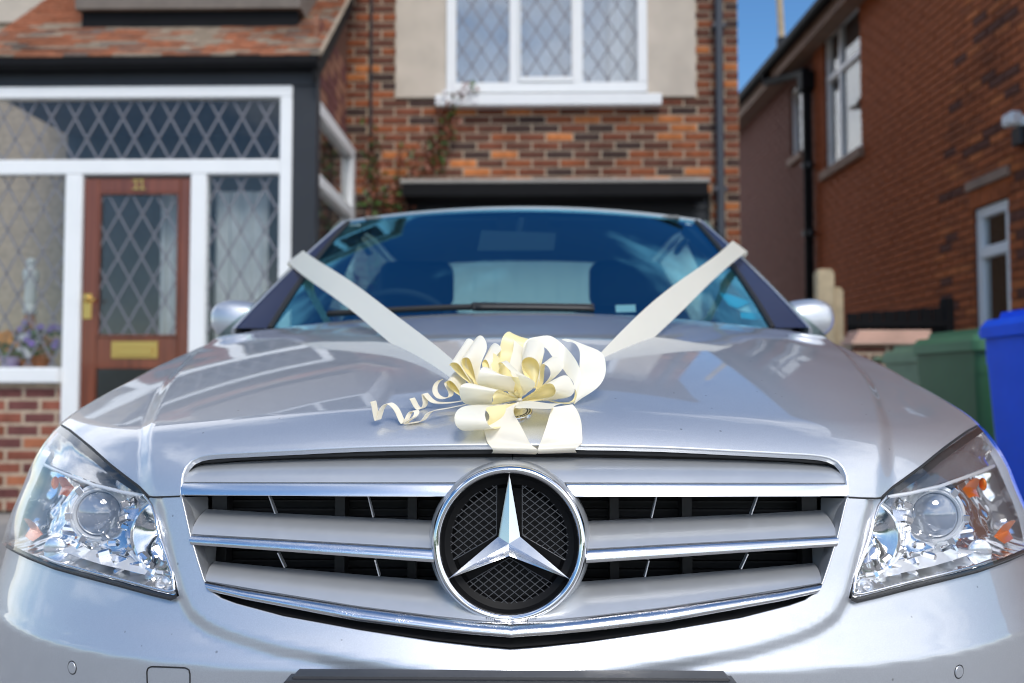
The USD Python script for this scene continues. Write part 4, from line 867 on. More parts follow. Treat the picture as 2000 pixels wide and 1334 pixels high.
def window(parent, fr, a0, a1, z0, z1, mull, fw=.062, sash=.038, h=.03, lat=None, drop=None, glass='house_glass', off=(0, 0), lw=.013):
    """white frame, casements with glass and leading between the mullions"""
    WN = obj('window_frame', [fr.box(a0, a1, z1 - fw, z1, h - .07, h, .006), fr.box(a0, a1, z0, z0 + fw, h - .07, h, .006), fr.box(a0, a0 + fw, z0 + fw, z1 - fw, h - .07, h, .006), fr.box(a1 - fw, a1, z0 + fw, z1 - fw, h - .07, h, .006)], 'upvc', parent)
    edges = [a0 + fw] + [e for m in mull for e in (m - fw * .45, m + fw * .45)] + [a1 - fw]
    for m in mull: obj('mullion', fr.box(m - fw * .45, m + fw * .45, z0 + fw, z1 - fw, h - .07, h - .002, .005), 'upvc', WN)
    for i in range(0, len(edges), 2):
        e0, e1 = edges[i], edges[i + 1]; lo = z0 + fw + (drop or {}).get(i // 2, 0); hi = z1 - fw
        if (drop or {}).get(i // 2): obj('casement', [fr.box(e0, e1, lo - .045, lo, h - .03, h + .012, .005), fr.box(e0, e0 + .02, lo, hi, h - .03, h + .012, .005), fr.box(e1 - .02, e1, lo, hi, h - .03, h + .012, .005)], 'upvc', WN); e0 += .02; e1 -= .02
        obj('window_pane', fr.box(e0, e1, lo, hi, h - .040, h - .036), glass, WN)
        if lat: lattice(WN, fr, e0, e1, lo, hi, lat[0], lat[1], h - .0355, lw, off)
    return WN
m1, m2 = hx(1004, HY), hx(1131, HY)
window(HOUSE, HF, *win[:2], hz(183, HY), win[3], (m1, m2), fw=.085, h=.045, lat=(.165, .26), drop={1: .045}, off=(.05, .03), lw=.013, glass='upstairs_glass')
obj('window_sill', HF.box(hx(848, HY - .1), hx(1297, HY - .1), hz(207, HY - .1), hz(184, HY - .1), -.02, .12, .010), 'upvc', HOUSE)
obj('upstairs_room', [box(win[0] - .3, win[1] + .3, HY + 1.6, HY + 1.65, 3.0, 5.0), box(win[0] - .3, win[1] + .3, HY + .3, HY + 1.6, 4.9, 4.95)], 'room_dark', HOUSE)
def curtain(parent, fr, a0, a1, z0, z1, h, mt, amp=.018, waves=60, n=50):
    a = np.linspace(a0, a1, n); z = np.linspace(z0, z1, 4); A, Z = np.meshgrid(a, z, indexing='ij')
    obj('curtain', grid(fr(A, Z, h + amp * np.sin(A * waves) + amp * .5 * np.sin(A * waves * 2.3 + 1))), mt, parent, smooth=True)
curtain(HOUSE, HF, win[0] + .05, hx(918, HY), win[2], win[3], -.14, 'curtain_blue'); curtain(HOUSE, HF, hx(1196, HY), hx(1240, HY), win[2], win[3], -.14, 'net_curtain'); curtain(HOUSE, HF, win[0], win[1], win[2], win[3], -.26, 'curtain_blue', .02, 30)
# roof over the house
er = 5.35; ov = .35
RV = np.array([(-5.6, HY - ov, er - .12), (hX1 + .25, HY - ov, er - .12), (hX1 + .25, HY + 7, er - .12), (-5.6, HY + 7, er - .12), (-5.6, HY + 3.4, 8.0), (hX1 - 2.4, HY + 3.4, 8.0)])
obj('roof', (RV, np.array([(0, 1, 5), (0, 5, 4), (1, 2, 5), (2, 3, 4), (2, 4, 5), (0, 3, 2), (0, 2, 1)])), 'roof_slate', HOUSE)
obj('gutter', box(-5.4, hX1 + .28, HY - ov - .11, HY - ov, er - .16, er - .05), 'black_paint', HOUSE)
# garage: flat canopy, dark header, white door
CY = HY - .36
obj('garage_canopy', [cbox(hx(778, CY), hx(1392, CY), CY, HY - .004, hz(357, CY), hz(349, CY), .008)], 'lead_sheet', HOUSE)
obj('canopy_fascia', box(hx(784, CY), hx(1388, CY), CY + .012, HY - .004, hz(357, CY) - .10, hz(357, CY) - .001), 'black_paint', HOUSE)
obj('garage_header', [HF.box(gx0, gx1, 2.06, gz, -.14, -.09)] + [HF.box(gx0, gx1, z, z + .07, -.09, -.078) for z in (2.10, 2.19, 2.28, 2.37)], 'grey_paint', HOUSE)
GD = obj('garage_door', HF.box(gx0, gx1, .03, 2.06, -.18, -.14), 'white_metal', HOUSE)
for i in range(14): obj('door_rib', HF.box(gx0 + .05 + i * (gx1 - gx0 - .1) / 14, gx0 + .05 + (i + .72) * (gx1 - gx0 - .1) / 14, .10, 2.0, -.14, -.128, .005), 'white_metal', GD)
obj('garage_frame', [HF.box(gx0, gx0 + .06, .0, 2.06, -.14, -.10), HF.box(gx1 - .06, gx1, 0, 2.06, -.14, -.10)], 'black_paint', HOUSE)
DP = obj('downpipe', tube(np.array([HF(hx(1412, HY - .08), .1, .08), HF(hx(1412, HY - .08), 5.2, .08)]), .036, 16), 'grey_pipe', HOUSE, smooth=40)
for z in (1.2, 2.5, 3.9): obj('pipe_bracket', HF.box(hx(1412, HY - .08) - .055, hx(1412, HY - .08) + .055, z, z + .035, .0, .10), 'grey_pipe', DP)
obj('cable', tube(np.array([HF(hx(720, HY), .2, .02), HF(hx(721, HY), 2.9, .02), HF(hx(720, HY), 5.2, .02)]), .014, 8), 'black_pipe', HOUSE)
# bay above the porch
BY = 5.93; bz = float(at_y(1000.0, 12.0, 5.93)[2]); BF = Frame((0, BY, 0), (1, 0, 0)); b0, b1 = hx(130, BY), hx(578, BY); obj('bay_soffit_shade', box(b0 + .03, b1 - .03, BY + .05, HY - .01, bz - .16, bz - .002), 'black_paint', HOUSE)  # black box stands for the shadow under the bay
BAY = obj('bay', [box(b0, b1, BY, HY - .01, bz, bz + .9)], 'bay_board', HOUSE)
window(BAY, BF, b0 + .02, b1 - .02, bz + .9, 5.15, (b0 + .55, b0 + 1.1), h=.02, lat=None); obj('bay_roof', box(b0 - .1, b1 + .1, BY - .1, HY, 5.15, 5.22), 'lead_sheet', BAY); obj('bay_side', [box(b0, b0 + .04, BY + .06, HY - .01, bz + .9, 5.15), box(b1 - .04, b1, BY + .06, HY - .01, bz + .9, 5.15)], 'upvc', BAY)
obj('bay_room', box(b0 + .05, b1 - .05, HY - .25, HY - .2, bz + .9, 5.1), 'room_grey', BAY)
obj('rendered_wall', HF.box(-5.2, hx(684, HY) - .12, 4.0, 5.3, 0, .03), 'render_cream', HOUSE)

# ------------------------------------------------------------------ porch
PY = 5.6; PF = Frame((0, PY, 0), (1, 0, 0))
PORCH = thing('glazed_porch', 'white framed porch with latticed glass, dark grey corner post and lichened tiled roof', 'porch')
pX0, pX1 = -3.80, hx(612, PY); x_ = lambda px: hx(px, PY); z_ = lambda py: hz(py, PY)
obj('corner_post', box(x_(566), pX1, PY, PY + .14, 0, z_(165)), 'grey_paint', PORCH)
obj('fascia', box(pX0, pX1, PY - .01, PY + .12, z_(165) + .001, z_(133)), 'grey_paint', PORCH)
gy = PY - .11; P_ = np.array([(0, 0), (.0, -.055), (-.03, -.085), (-.08, -.085), (-.11, -.055), (-.11, 0)])
obj('gutter', sweep(P_, np.array([[pX0 - .02, PY - .01, hz(106, gy)], [pX1 + .03, PY - .01, hz(104, gy)]]), True, (np.tile([0, 1.0, 0], (2, 1)), np.tile([0, 0, 1.0], (2, 1)))), 'black_paint', PORCH)
zt0, zt1, tr0, tr1 = z_(188), z_(165), z_(338), z_(309)
PFm = obj('porch_frame', PF.box(pX0, x_(566) - .002, zt0, zt1, -.08, .012, .008), 'upvc', PORCH)
obj('frame_rail', PF.box(pX0, x_(541), tr0, tr1, -.08, .010, .008), 'upvc', PFm)
obj('frame_post', PF.box(x_(541), x_(566) - .002, 0.02, zt0, -.08, .012, .008), 'upvc', PFm)
obj('frame_post', PF.box(x_(119), x_(153), 0.02, tr0, -.08, .008, .008), 'upvc', PFm)
obj('frame_post', PF.box(x_(366), x_(398), 0.02, tr0, -.08, .008, .008), 'upvc', PFm)
obj('window_sill', PF.box(pX0, x_(119), z_(748), z_(718), -.10, .05, .010), 'upvc', PFm)
obj('bottom_panel', PF.box(x_(398), x_(541), .02, .9, -.05, -.01, .006), 'upvc', PFm)
for nm, (a, b, c, d), off in (('fanlight', (pX0, x_(541), tr1, zt0), (.06, .155)), ('side_light', (pX0, x_(119), z_(718), tr0), (.02, .05)), ('side_light', (x_(398), x_(541), .9, tr0), (.06, .12))):
    G_ = obj(nm, PF.box(a, b, c, d, -.045, -.041), 'house_glass', PORCH); lattice(G_, PF, a, b, c, d, .168, .304, -.0405, .0125, off)
# door
DX0, DX1, DZ1 = x_(154), x_(365), z_(345)
DR = obj('door', [PF.box(DX0, x_(183), .10, DZ1, -.06, -.015, .006), PF.box(x_(344), DX1, .10, DZ1, -.06, -.015, .006), PF.box(x_(183), x_(344), z_(372), DZ1, -.06, -.016, .006), PF.box(x_(183), x_(344), z_(720), z_(657), -.06, -.016, .006), PF.box(x_(183), x_(344), .10, .28, -.06, -.016, .006)], 'door_wood', PORCH)
GL = obj('door_glass', PF.box(x_(183), x_(344), z_(657), z_(372), -.042, -.038), 'house_glass', DR); lattice(DR, PF, x_(183), x_(344), z_(657), z_(372), .168, .304, -.0375, .011, (.05, .1))
obj('door_glass', PF.box(x_(183), x_(344), .28, z_(720), -.042, -.038), 'house_glass', DR)
obj('door_beading', [PF.box(x_(183), x_(183) + .014, z_(657), z_(372), -.03, -.008), PF.box(x_(344) - .014, x_(344), z_(657), z_(372), -.03, -.008), PF.box(x_(183) + .014, x_(344) - .014, z_(372) - .014, z_(372), -.03, -.008), PF.box(x_(183) + .014, x_(344) - .014, z_(657), z_(657) + .014, -.03, -.008)], 'door_wood', DR)
LP = obj('letter_plate', PF.box(x_(214), x_(306), z_(700), z_(665), -.016, -.006, .005), 'brass', DR); obj('letter_flap', PF.box(x_(224), x_(297), z_(694), z_(678), -.006, .003, .004), 'brass', LP)
HD = obj('door_handle', PF.box(x_(157), x_(174), z_(622), z_(572), -.016, -.006, .004), 'brass', DR); obj('handle_lever', tube(np.array([PF(x_(166), z_(584), -.006), PF(x_(166), z_(584), .045), PF(x_(170), z_(584), .05), PF(x_(187), z_(585), .05)]), .011, 10), 'brass', HD, smooth=True)
obj('handle_boss', disc_rev([(0, .02), (.02, .018), (.024, .0), (.024, -.01)], PF(x_(166), z_(584), -.006), (0, -1, 0), 24), 'brass', HD, smooth=40)
for i, t in enumerate('11'):
    m = meshkit.text_mesh(t, .075, .006); v = np.array(m.vertices); v -= [v[:, 0].min(), v[:, 1].min(), 0]
    obj('house_number', (PF(x_(250) + v[:, 0] + i * .042, z_(367) + v[:, 1], -.014 + v[:, 2]), m.faces), 'brass', DR)
PWN = obj('porch_wall', box(pX0, x_(119) - .002, PY + .02, PY + .22, 0, z_(748)), 'mortar', PORCH)
brick_wall(PWN, Frame((0, PY + .02, 0), (1, 0, 0)), pX0, x_(119) - .004, .0, z_(749), ['porch_red', 'porch_purple', 'porch_orange'], [.45, .42, .13], course=.086, length=.232, joint=.019, seed=9, keep=lambda q: q[0] > -30)
# porch interior
obj('porch_back_wall', [box(pX0, x_(205), 6.9, 6.95, 0, 3.1), box(x_(330), pX1 - .05, 6.9, 6.95, 0, 3.1)], 'room_grey', PORCH); obj('inner_door', box(x_(205), x_(330), 6.92, 6.95, 0, 2.3), 'room_dark', PORCH); obj('porch_back_wall', box(x_(205), x_(330), 6.9, 6.95, 2.3, 3.1), 'room_grey', PORCH)
obj('porch_ceiling', box(pX0, pX1 - .1, PY + .1, 6.9, 2.94, 2.97), 'room_grey', PORCH); obj('porch_floor', box(pX0, pX1, PY + .1, 6.9, .02, .08), 'concrete', PORCH)
curtain(PORCH, PF, x_(286), x_(345), .9, 2.25, -.22, 'net_curtain', .012, 70); curtain(PORCH, PF, x_(398), x_(505), .5, 2.24, -.20, 'net_curtain', .012, 60); curtain(PORCH, PF, x_(300), x_(345), .1, .95, -.2, 'net_curtain', .01, 70)
# side of the porch towards the drive
SX = pX1; SF_ = Frame((SX, PY, 0), (0, 1, 0))
obj('side_wall', box(SX - .10, SX - .012, PY + .16, HY - .32, 0, .95), 'mortar_red', PORCH)
obj('side_frame', [SF_.box(.16, 1.58, 2.78, 2.88, -.08, .0, .006), SF_.box(.16, 1.58, 2.27, 2.36, -.08, .0, .006), SF_.box(1.44, 1.58, .95, 2.78, -.08, .002, .006), SF_.box(.16, 1.44, .95, 1.03, -.08, .0, .006)], 'upvc', PORCH)
obj('side_pane', SF_.box(.16, 1.44, 1.03, 2.27, -.05, -.045), 'house_glass', PORCH); obj('side_pane', SF_.box(.16, 1.44, 2.36, 2.78, -.05, -.045), 'house_glass', PORCH)
rs = .76; rz0 = hz(105, PY - .1); ry0 = PY - .10
roof_z = lambda y: rz0 + (y - ry0) * rs
GBL = np.array([(SX - .03, PY + .14, 2.89), (SX - .03, HY - .31, 2.89), (SX - .03, HY - .31, roof_z(HY - .31) - .06), (SX - .03, PY + .14, roof_z(PY + .14) - .06)])
obj('gable', trimesh.convex.convex_hull(np.vstack([GBL, GBL + [-.06, 0, 0]])), 'mortar_red', PORCH)
gr_ = []
brick_wall(obj('gable_hanging', SF_.box(.16, 1.27, 2.89, 2.90, -.03, -.02), 'mortar_red', PORCH), Frame((SX - .028, PY, 0), (0, 1, 0)), .16, 1.28, 2.92, 3.5, ['tile_brown', 'porch_purple'], [.6, .4], course=.10, length=.17, joint=.006, holes=[], seed=12, name='hung_tile', stuff_mat='tile_mix')
brg = np.array([(SX + .02, ry0 + .02, roof_z(ry0) - .05), (SX + .02, HY - .30, roof_z(HY - .30) - .05)])
obj('barge_board', trimesh.convex.convex_hull(np.vstack([brg, brg - [.03, 0, 0], brg - [0, 0, .14], brg - [.03, 0, .14]])), 'black_paint', PORCH)
RS_ = obj('roof_slab', trimesh.convex.convex_hull(np.array([(x, y, roof_z(y) - dz) for x in (pX0 - .05, SX + .03) for y in (ry0, HY - .02) for dz in (.012, .05)])), 'mortar_red', PORCH)
up = np.array([0, 1, rs]); up /= np.linalg.norm(up)
tiles(RS_, np.array([pX0 - .05, ry0 - .02, roof_z(ry0 - .02)]), (1, 0, 0), up, SX + .045 - pX0 + .05, 2.05, .054, .17, lambda q: -20 < q[0] < 700 and q[1] > -5, 300, ['tile_orange', 'tile_brown', 'tile_lichen', 'tile_grey'], [.36, .26, .28, .10], 'tile_mix', 21)
obj('verge_tiles', tube(np.array([(SX + .045, ry0, roof_z(ry0) + .01), (SX + .045, HY, roof_z(HY) + .01)]), .016, 6), 'tile_lichen', PORCH)

# things in the left porch window
SHY = PY + .16; shz = z_(716)
SH = thing('window_shelf', 'narrow white shelf inside the porch behind the left window', 'shelf'); obj('shelf_board', cbox(pX0, x_(118), PY + .10, PY + .34, shz - .03, shz, .005), 'upvc', SH); obj('shelf_bracket', [box(x_(20), x_(20) + .02, PY + .12, PY + .3, shz - .15, shz - .031)], 'upvc', SH); obj('shelf_bracket', [box(x_(100), x_(100) + .02, PY + .12, PY + .3, shz - .15, shz - .031)], 'upvc', SH)
def pot(nm, px, r, h, mt, lab, fl=None, n=26, seed=0, spread=1.0, y=SHY, cat='flower pot'):
    c = np.array([hx(px, y), y, shz]); T = thing(nm, lab, cat, c)
    obj('pot', disc_rev([(0, .0), (r * .72, 0), (r * .95, h * .78), (r * 1.05, h * .79), (r * 1.05, h), (r * .93, h), (r * .9, h * .85), (0, h * .82)], (0, 0, 0), (0, 0, 1), 28, up=(0, 1, 0)), mt, T, smooth=35)
    if fl:
        r_ = np.random.default_rng(seed); LV, FL = [], []
        for i in range(n):
            a = r_.uniform(0, 6.28); rr = r * 1.5 * spread * math.sqrt(r_.uniform(0, 1)); zz_ = h + r_.uniform(.0, .16) * spread
            p = np.array([rr * math.cos(a), rr * .6 * math.sin(a), zz_]); s = r_.uniform(.018, .034)
            e = trimesh.creation.icosphere(1, 1.0); e.apply_scale((s, s, s * .25)); e.apply_transform(trimesh.transformations.euler_matrix(*r_.uniform(-1, 1, 3))); e.apply_translation(p); LV.append(e)
            if i % 2 == 0:
                for q in range(5):
                    e = trimesh.creation.icosphere(1, 1.0); e.apply_scale((.014, .006, .012)); e.apply_translation([.014 * math.cos(q * 1.257), 0, .014 * math.sin(q * 1.257)]); e.apply_translation(p + [0, -.03, .03]); FL.append(e)
        obj('leaves', LV, 'leaf_green', T, smooth=True, kind='stuff'); obj('petals', FL, fl, T, smooth=True, kind='stuff')
    return T
pot('flower_pot', 78, .075, .075, 'terracotta', 'terracotta pot of purple pansies at the right of the left porch window', 'petal_purple', 40, 3, 1.25)
pot('flower_pot', 20, .07, .07, 'pot_lilac', 'lilac flower pot with orange flowers at the left of the porch window', 'petal_orange', 26, 5, 1.0)
pot('flower_pot', 52, .05, .05, 'terracotta', 'small pot of white flowers between the lilac pot and the pansies', 'petal_white', 22, 6, .9, PY + .14)
for px, lab in ((25, 'round brown jug standing behind the lilac flower pot'), (72, 'round brown jug standing behind the purple pansies')):
    c = np.array([hx(px, PY + .28), PY + .28, shz]); T = thing('brown_jug', lab, 'jug', c); obj('body', disc_rev([(0, 0), (.06, 0), (.10, .07), (.105, .13), (.085, .20), (.05, .235), (.05, .26), (.058, .265), (.04, .262), (0, .2)], (0, 0, 0), (0, 0, 1), 32, up=(0, 1, 0)), 'terracotta', T, smooth=True); obj('handle', tube(spline([(.09, 0, .19), (.14, 0, .2), (.145, 0, .13), (.10, 0, .08)], 12), .009, 8), 'terracotta', T, smooth=True)
c = np.array([hx(55, PY + .2), PY + .2, hz(612, PY + .2)]); T = thing('figurine', 'white china figurine of a long robed shape in the left porch window', 'figurine', c)
obj('stand', tube(np.array([(0, 0, shz - c[2]), (0, 0, -.005)]), [.05, .035], 20), 'terracotta', T)
obj('base', disc_rev([(0, 0), (.045, 0), (.05, .02), (.04, .06), (.03, .08), (0, .085)], (0, 0, 0), (0, 0, 1), 24, up=(0, 1, 0)), 'china_white', T, smooth=True)
obj('robe', disc_rev([(.036, .075), (.042, .10), (.035, .18), (.05, .25), (.055, .30), (.03, .335), (.018, .345), (0, .35)], (0, 0, 0), (0, 0, 1), 24, up=(0, 1, 0)), 'china_white', T, smooth=True)
e = trimesh.creation.icosphere(3, .034); e.apply_translation((0, 0, .368)); obj('head', e, 'china_white', T, smooth=True)

# climbing plant on the house wall
CL = thing('climbing_plant', 'straggly reddish green climbing plant on the wall left of the garage', 'climber', (hx(745, HY), HY - .05, 0))
def climber(root, paths, nleaf, seed, name_stem='stem'):
    r = np.random.default_rng(seed); LV, LF, n = {0: [], 1: []}, {0: [], 1: []}, {0: 0, 1: 0}
    for pth, dens_, wid in paths:
        P = spline(np.array([[hx(px, HY - .05), HY - .05 - .04 * (i % 2), hz(py, HY - .05)] for i, (px, py) in enumerate(pth)]), 40); off = np.array(root)
        obj(name_stem, tube(P - off, np.linspace(.012, .004, 40), 6), 'twig', CL)
        for _ in range(int(dens_)):
            p = P[r.integers(0, 40)] + np.array([r.normal(0, wid), -abs(r.normal(.03, .05)), r.normal(0, wid * .9)]); s = r.uniform(.018, .04); k = int(r.uniform() < .62)
            a = r.normal(size=3); a /= np.linalg.norm(a); b = np.cross(a, r.normal(size=3)); b /= np.linalg.norm(b); c = np.cross(a, b) * .2
            q = np.array([-a, -a * .2 + b * .5 + c, a * .6 + b * .35 + c, a * 1.1, a * .6 - b * .35 + c, -a * .2 - b * .5 + c]) * s + p - off
            LV[k].append(q); LF[k].append(np.array([(0, 1, 5), (1, 2, 4), (1, 4, 5), (2, 3, 4)]) + n[k]); n[k] += 6
    for k, mt in ((0, 'leaf_green'), (1, 'leaf_red')):
        if LV[k]: obj('foliage', (np.vstack(LV[k]), np.vstack(LF[k])), mt, CL, kind='stuff')
climber((hx(745, HY), HY - .05, 0), [([(740, 900), (745, 560), (742, 420), (730, 330), (724, 260)], 330, .06), ([(760, 900), (770, 520), (768, 400), (775, 340), (800, 300)], 330, .07), ([(735, 560), (725, 420), (720, 350), (722, 290)], 170, .05), ([(770, 420), (790, 350), (850, 310), (870, 260), (880, 215)], 170, .05), ([(850, 310), (840, 290), (865, 240), (890, 200), (925, 178)], 90, .035), ([(765, 500), (785, 430), (790, 400)], 140, .05)], 0, 31)
tw = []; rr = np.random.default_rng(5)
FLW = []
for i in range(34):
    px, py = rr.uniform(850, 932), rr.uniform(168, 200); p = at_y(px, py, HY - .16) - np.array([hx(745, HY), HY - .05, 0]); e = trimesh.creation.icosphere(1, rr.uniform(.008, .016)); e.apply_translation(p); FLW.append(e)
obj('seed_heads', FLW, 'petal_white', CL, smooth=True, kind='stuff')

# ------------------------------------------------------------------ neighbouring house on the right
NU = np.array([-.037, 1.0, 0]); NU /= np.linalg.norm(NU)
NF = Frame((3.82, 4.8, 0), -NU)                                   # runs from far (negative) to near (positive), outward normal towards the drive
NB = thing('neighbouring_house', 'long red brick side wall of the neighbouring house with a black gutter on the right', 'house')
ez = Frame(NF.o + NF.n * .34, NF.u).px(1515, 90)[1] - .11
n0, n1 = -14.0, 1.9
def nrect(pts):
    q = [NF.px(*p) for p in pts]; return min(a for a, _ in q), max(a for a, _ in q), q
wA = NF.px(1612, 335); wB = NF.px(1683, 22); uw = (wA[0], NF.px(1683, 300)[0], wA[1], NF.px(1612, 62)[1])
nw = (NF.px(1545, 300)[0], NF.px(1568, 300)[0], NF.px(1556, 303)[1], NF.px(1556, 165)[1])
lw_ = (NF.px(1906, 600)[0], NF.px(1974, 600)[0], .70, NF.px(1907, 408)[1])
holes = [uw, nw, lw_]
def walls_with_holes(fr, a0, a1, z0, z1, holes, h0, h1):
    xs = sorted({a0, a1, *[h[0] for h in holes], *[h[1] for h in holes]}); out = []
    for s0, s1 in zip(xs[:-1], xs[1:]):
        hs = sorted([h for h in holes if h[0] <= s0 + 1e-6 and h[1] >= s1 - 1e-6], key=lambda h: h[2]); z = z0
        for h in hs:
            if h[2] > z: out.append(fr.box(s0, s1, z, h[2], h0, h1))
            z = h[3]
        if z1 > z: out.append(fr.box(s0, s1, z, z1, h0, h1))
    return out
NW = obj('wall', walls_with_holes(NF, n0, n1, 0, ez - .02, holes, -.28, -.005), 'mortar_red', NB)
mix_mat('plum_shade_mix', [(.16, .052, .034), (.095, .036, .029), (.20, .064, .036), (.06, .027, .025), (.13, .044, .031)])  # plum bricks, with the alley's shade also put into their colour
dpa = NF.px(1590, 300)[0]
brick_wall(NW, NF, n0, dpa, .03, ez - .05, ['neighbour_plum_shaded'], [1.0], holes=holes, keep=lambda q: False, stuff_mat='plum_shade_mix', joint=.013, seed=15, name='far_brick')
brick_wall(NW, NF, dpa, n1, .03, ez - .05, ['neighbour_red', 'neighbour_brown', 'neighbour_dark', 'neighbour_orange'], [.42, .28, .14, .16], holes=holes, keep=lambda q: q[0] > 1700, limit=300, stuff_mat='neighbour_mix', joint=.013, seed=14)
obj('wall', [NF.box(n1 - .28, n1 - .005, 0, ez, -6, -.29)], 'mortar_red', NB)
obj('eaves_board', NF.box(n0, n1 + .2, ez - .16, ez, .0, .22, .006), 'stone_sill', NB)
obj('gutter', NF.box(n0, n1 + .25, ez - .02, ez + .11, .225, .34, .03), 'black_paint', NB)
rv = [NF(a, z, h) for a, z, h in ((n0, ez + .02, .33), (n1 + .3, ez + .02, .33), (n1 + .3, ez + .02, -7), (n0, ez + .02, -7), (n0, ez + 2.9, -3.4), (n1 - 2.5, ez + 2.9, -3.4))]
obj('roof', (np.array(rv), np.array([(0, 1, 5), (0, 5, 4), (1, 2, 5), (2, 3, 4), (2, 4, 5), (0, 3, 2), (0, 2, 1)])), 'roof_slate', NB)
window(NB, NF, uw[0], uw[1], uw[2], uw[3], ((uw[0] * .62 + uw[1] * .38),), fw=.07, h=-.03); obj('window_sill', NF.box(uw[0] - .08, uw[1] + .08, uw[2] - .11, uw[2], -.05, .06, .008), 'stone_sill', NB); obj('transom', NF.box(uw[0], uw[1], uw[3] - .62, uw[3] - .55, -.10, -.028, .005), 'upvc', NB)
window(NB, NF, nw[0], nw[1], nw[2], nw[3], (), fw=.05, h=-.03); obj('window_sill', NF.box(nw[0] - .05, nw[1] + .05, nw[2] - .10, nw[2], -.05, .05, .008), 'stone_sill', NB)
window(NB, NF, lw_[0], lw_[1], lw_[2], lw_[3], (), fw=.085, h=-.02); tz = NF.px(1915, 495)[1]; obj('transom', NF.box(lw_[0] + .05, lw_[1], tz - .04, tz + .05, -.09, -.015, .006), 'upvc', NB)
lt = NF.px(1892, 392); lt2 = NF.px(1975, 350); obj('lintel', NF.box(lt[0], lt2[0], lw_[3] + .16, lw_[3] + .24, .001, .035, .006), 'stone_sill', NB)
for i in range(11):
    a = lt[0] + .03 + i * (lt2[0] - lt[0] - .06) / 11; obj('soldier_brick', NF.box(a, a + (lt2[0] - lt[0] - .06) / 11 - .01, lw_[3] + .005, lw_[3] + .155, .0, .012, .004), 'neighbour_red', NB)
obj('room', [NF.box(uw[0] - .3, uw[1] + .3, uw[2] - .3, uw[3] + .3, -1.3, -1.25), NF.box(lw_[0] - .3, lw_[1] + .3, lw_[2] - .3, lw_[3] + .3, -1.3, -1.25), NF.box(nw[0] - .2, nw[1] + .2, nw[2] - .2, nw[3] + .2, -.5, -.45)], 'room_dark', NB)
curtain(NB, NF, uw[0] + .45 * (uw[1] - uw[0]), uw[1], uw[2], uw[3], -.25, 'room_grey', .03, 20); curtain(NB, NF, nw[0], nw[1], nw[2], nw[3], -.2, 'net_curtain', .01, 40)
dpa = NF.px(1590, 300)[0]; tpz = NF.px(1590, 118)[1]; ga = NF.px(1533, 85)[0]
DPN = obj('downpipe', tube(np.array([NF(ga, ez - .03, .28), NF(ga, ez - .14, .27), NF(ga * .5 + dpa * .5, ez - .25, .15), NF(dpa, ez - .36, .09), NF(dpa, ez - .6, .08), NF(dpa, .1, .08)]), [.06, .05, .052, .055, .055, .055], 14), 'black_paint', NB, smooth=40)
obj('pipe_hopper', NF.box(dpa - .11, dpa + .11, ez - .62, ez - .38, .005, .17, .02), 'black_paint', DPN)
for z in (1.9, 2.75, 3.6): obj('pipe_collar', tube(np.array([NF(dpa, z, .08), NF(dpa, z + .06, .08)]), .075, 14), 'black_pipe', DPN)
vs = at_y(1527, 72, NF(ga, 0, .2)[1]); VP = thing('vent_pole', 'thin brown pole rising above the neighbouring gutter against the sky', 'pole'); obj('pole', tube(np.array([vs - [0, 0, .15], vs + [-.06, 0, 1.4]]), .045, 10), 'old_wood', VP, smooth=True); obj('pole_foot', tube(np.array([vs - [0, 0, .2], vs - [0, 0, .02]]), .075, 10), 'black_pipe', VP)
la = NF.px(2002, 244); LT = thing('security_light', 'white and black security light on the neighbouring wall at the right edge', 'lamp')
obj('lamp_head', NF.box(la[0] - .07, la[0] + .08, la[1] - .01, la[1] + .09, .05, .15, .02), 'upvc', LT); obj('wall_plate', NF.box(la[0] - .04, la[0] + .1, la[1] - .05, la[1] + .05, .012, .06, .008), 'upvc', LT); obj('sensor_box', NF.box(la[0] - .02, la[0] + .12, la[1] - .17, la[1] - .03, .012, .10, .01), 'black_pipe', LT)
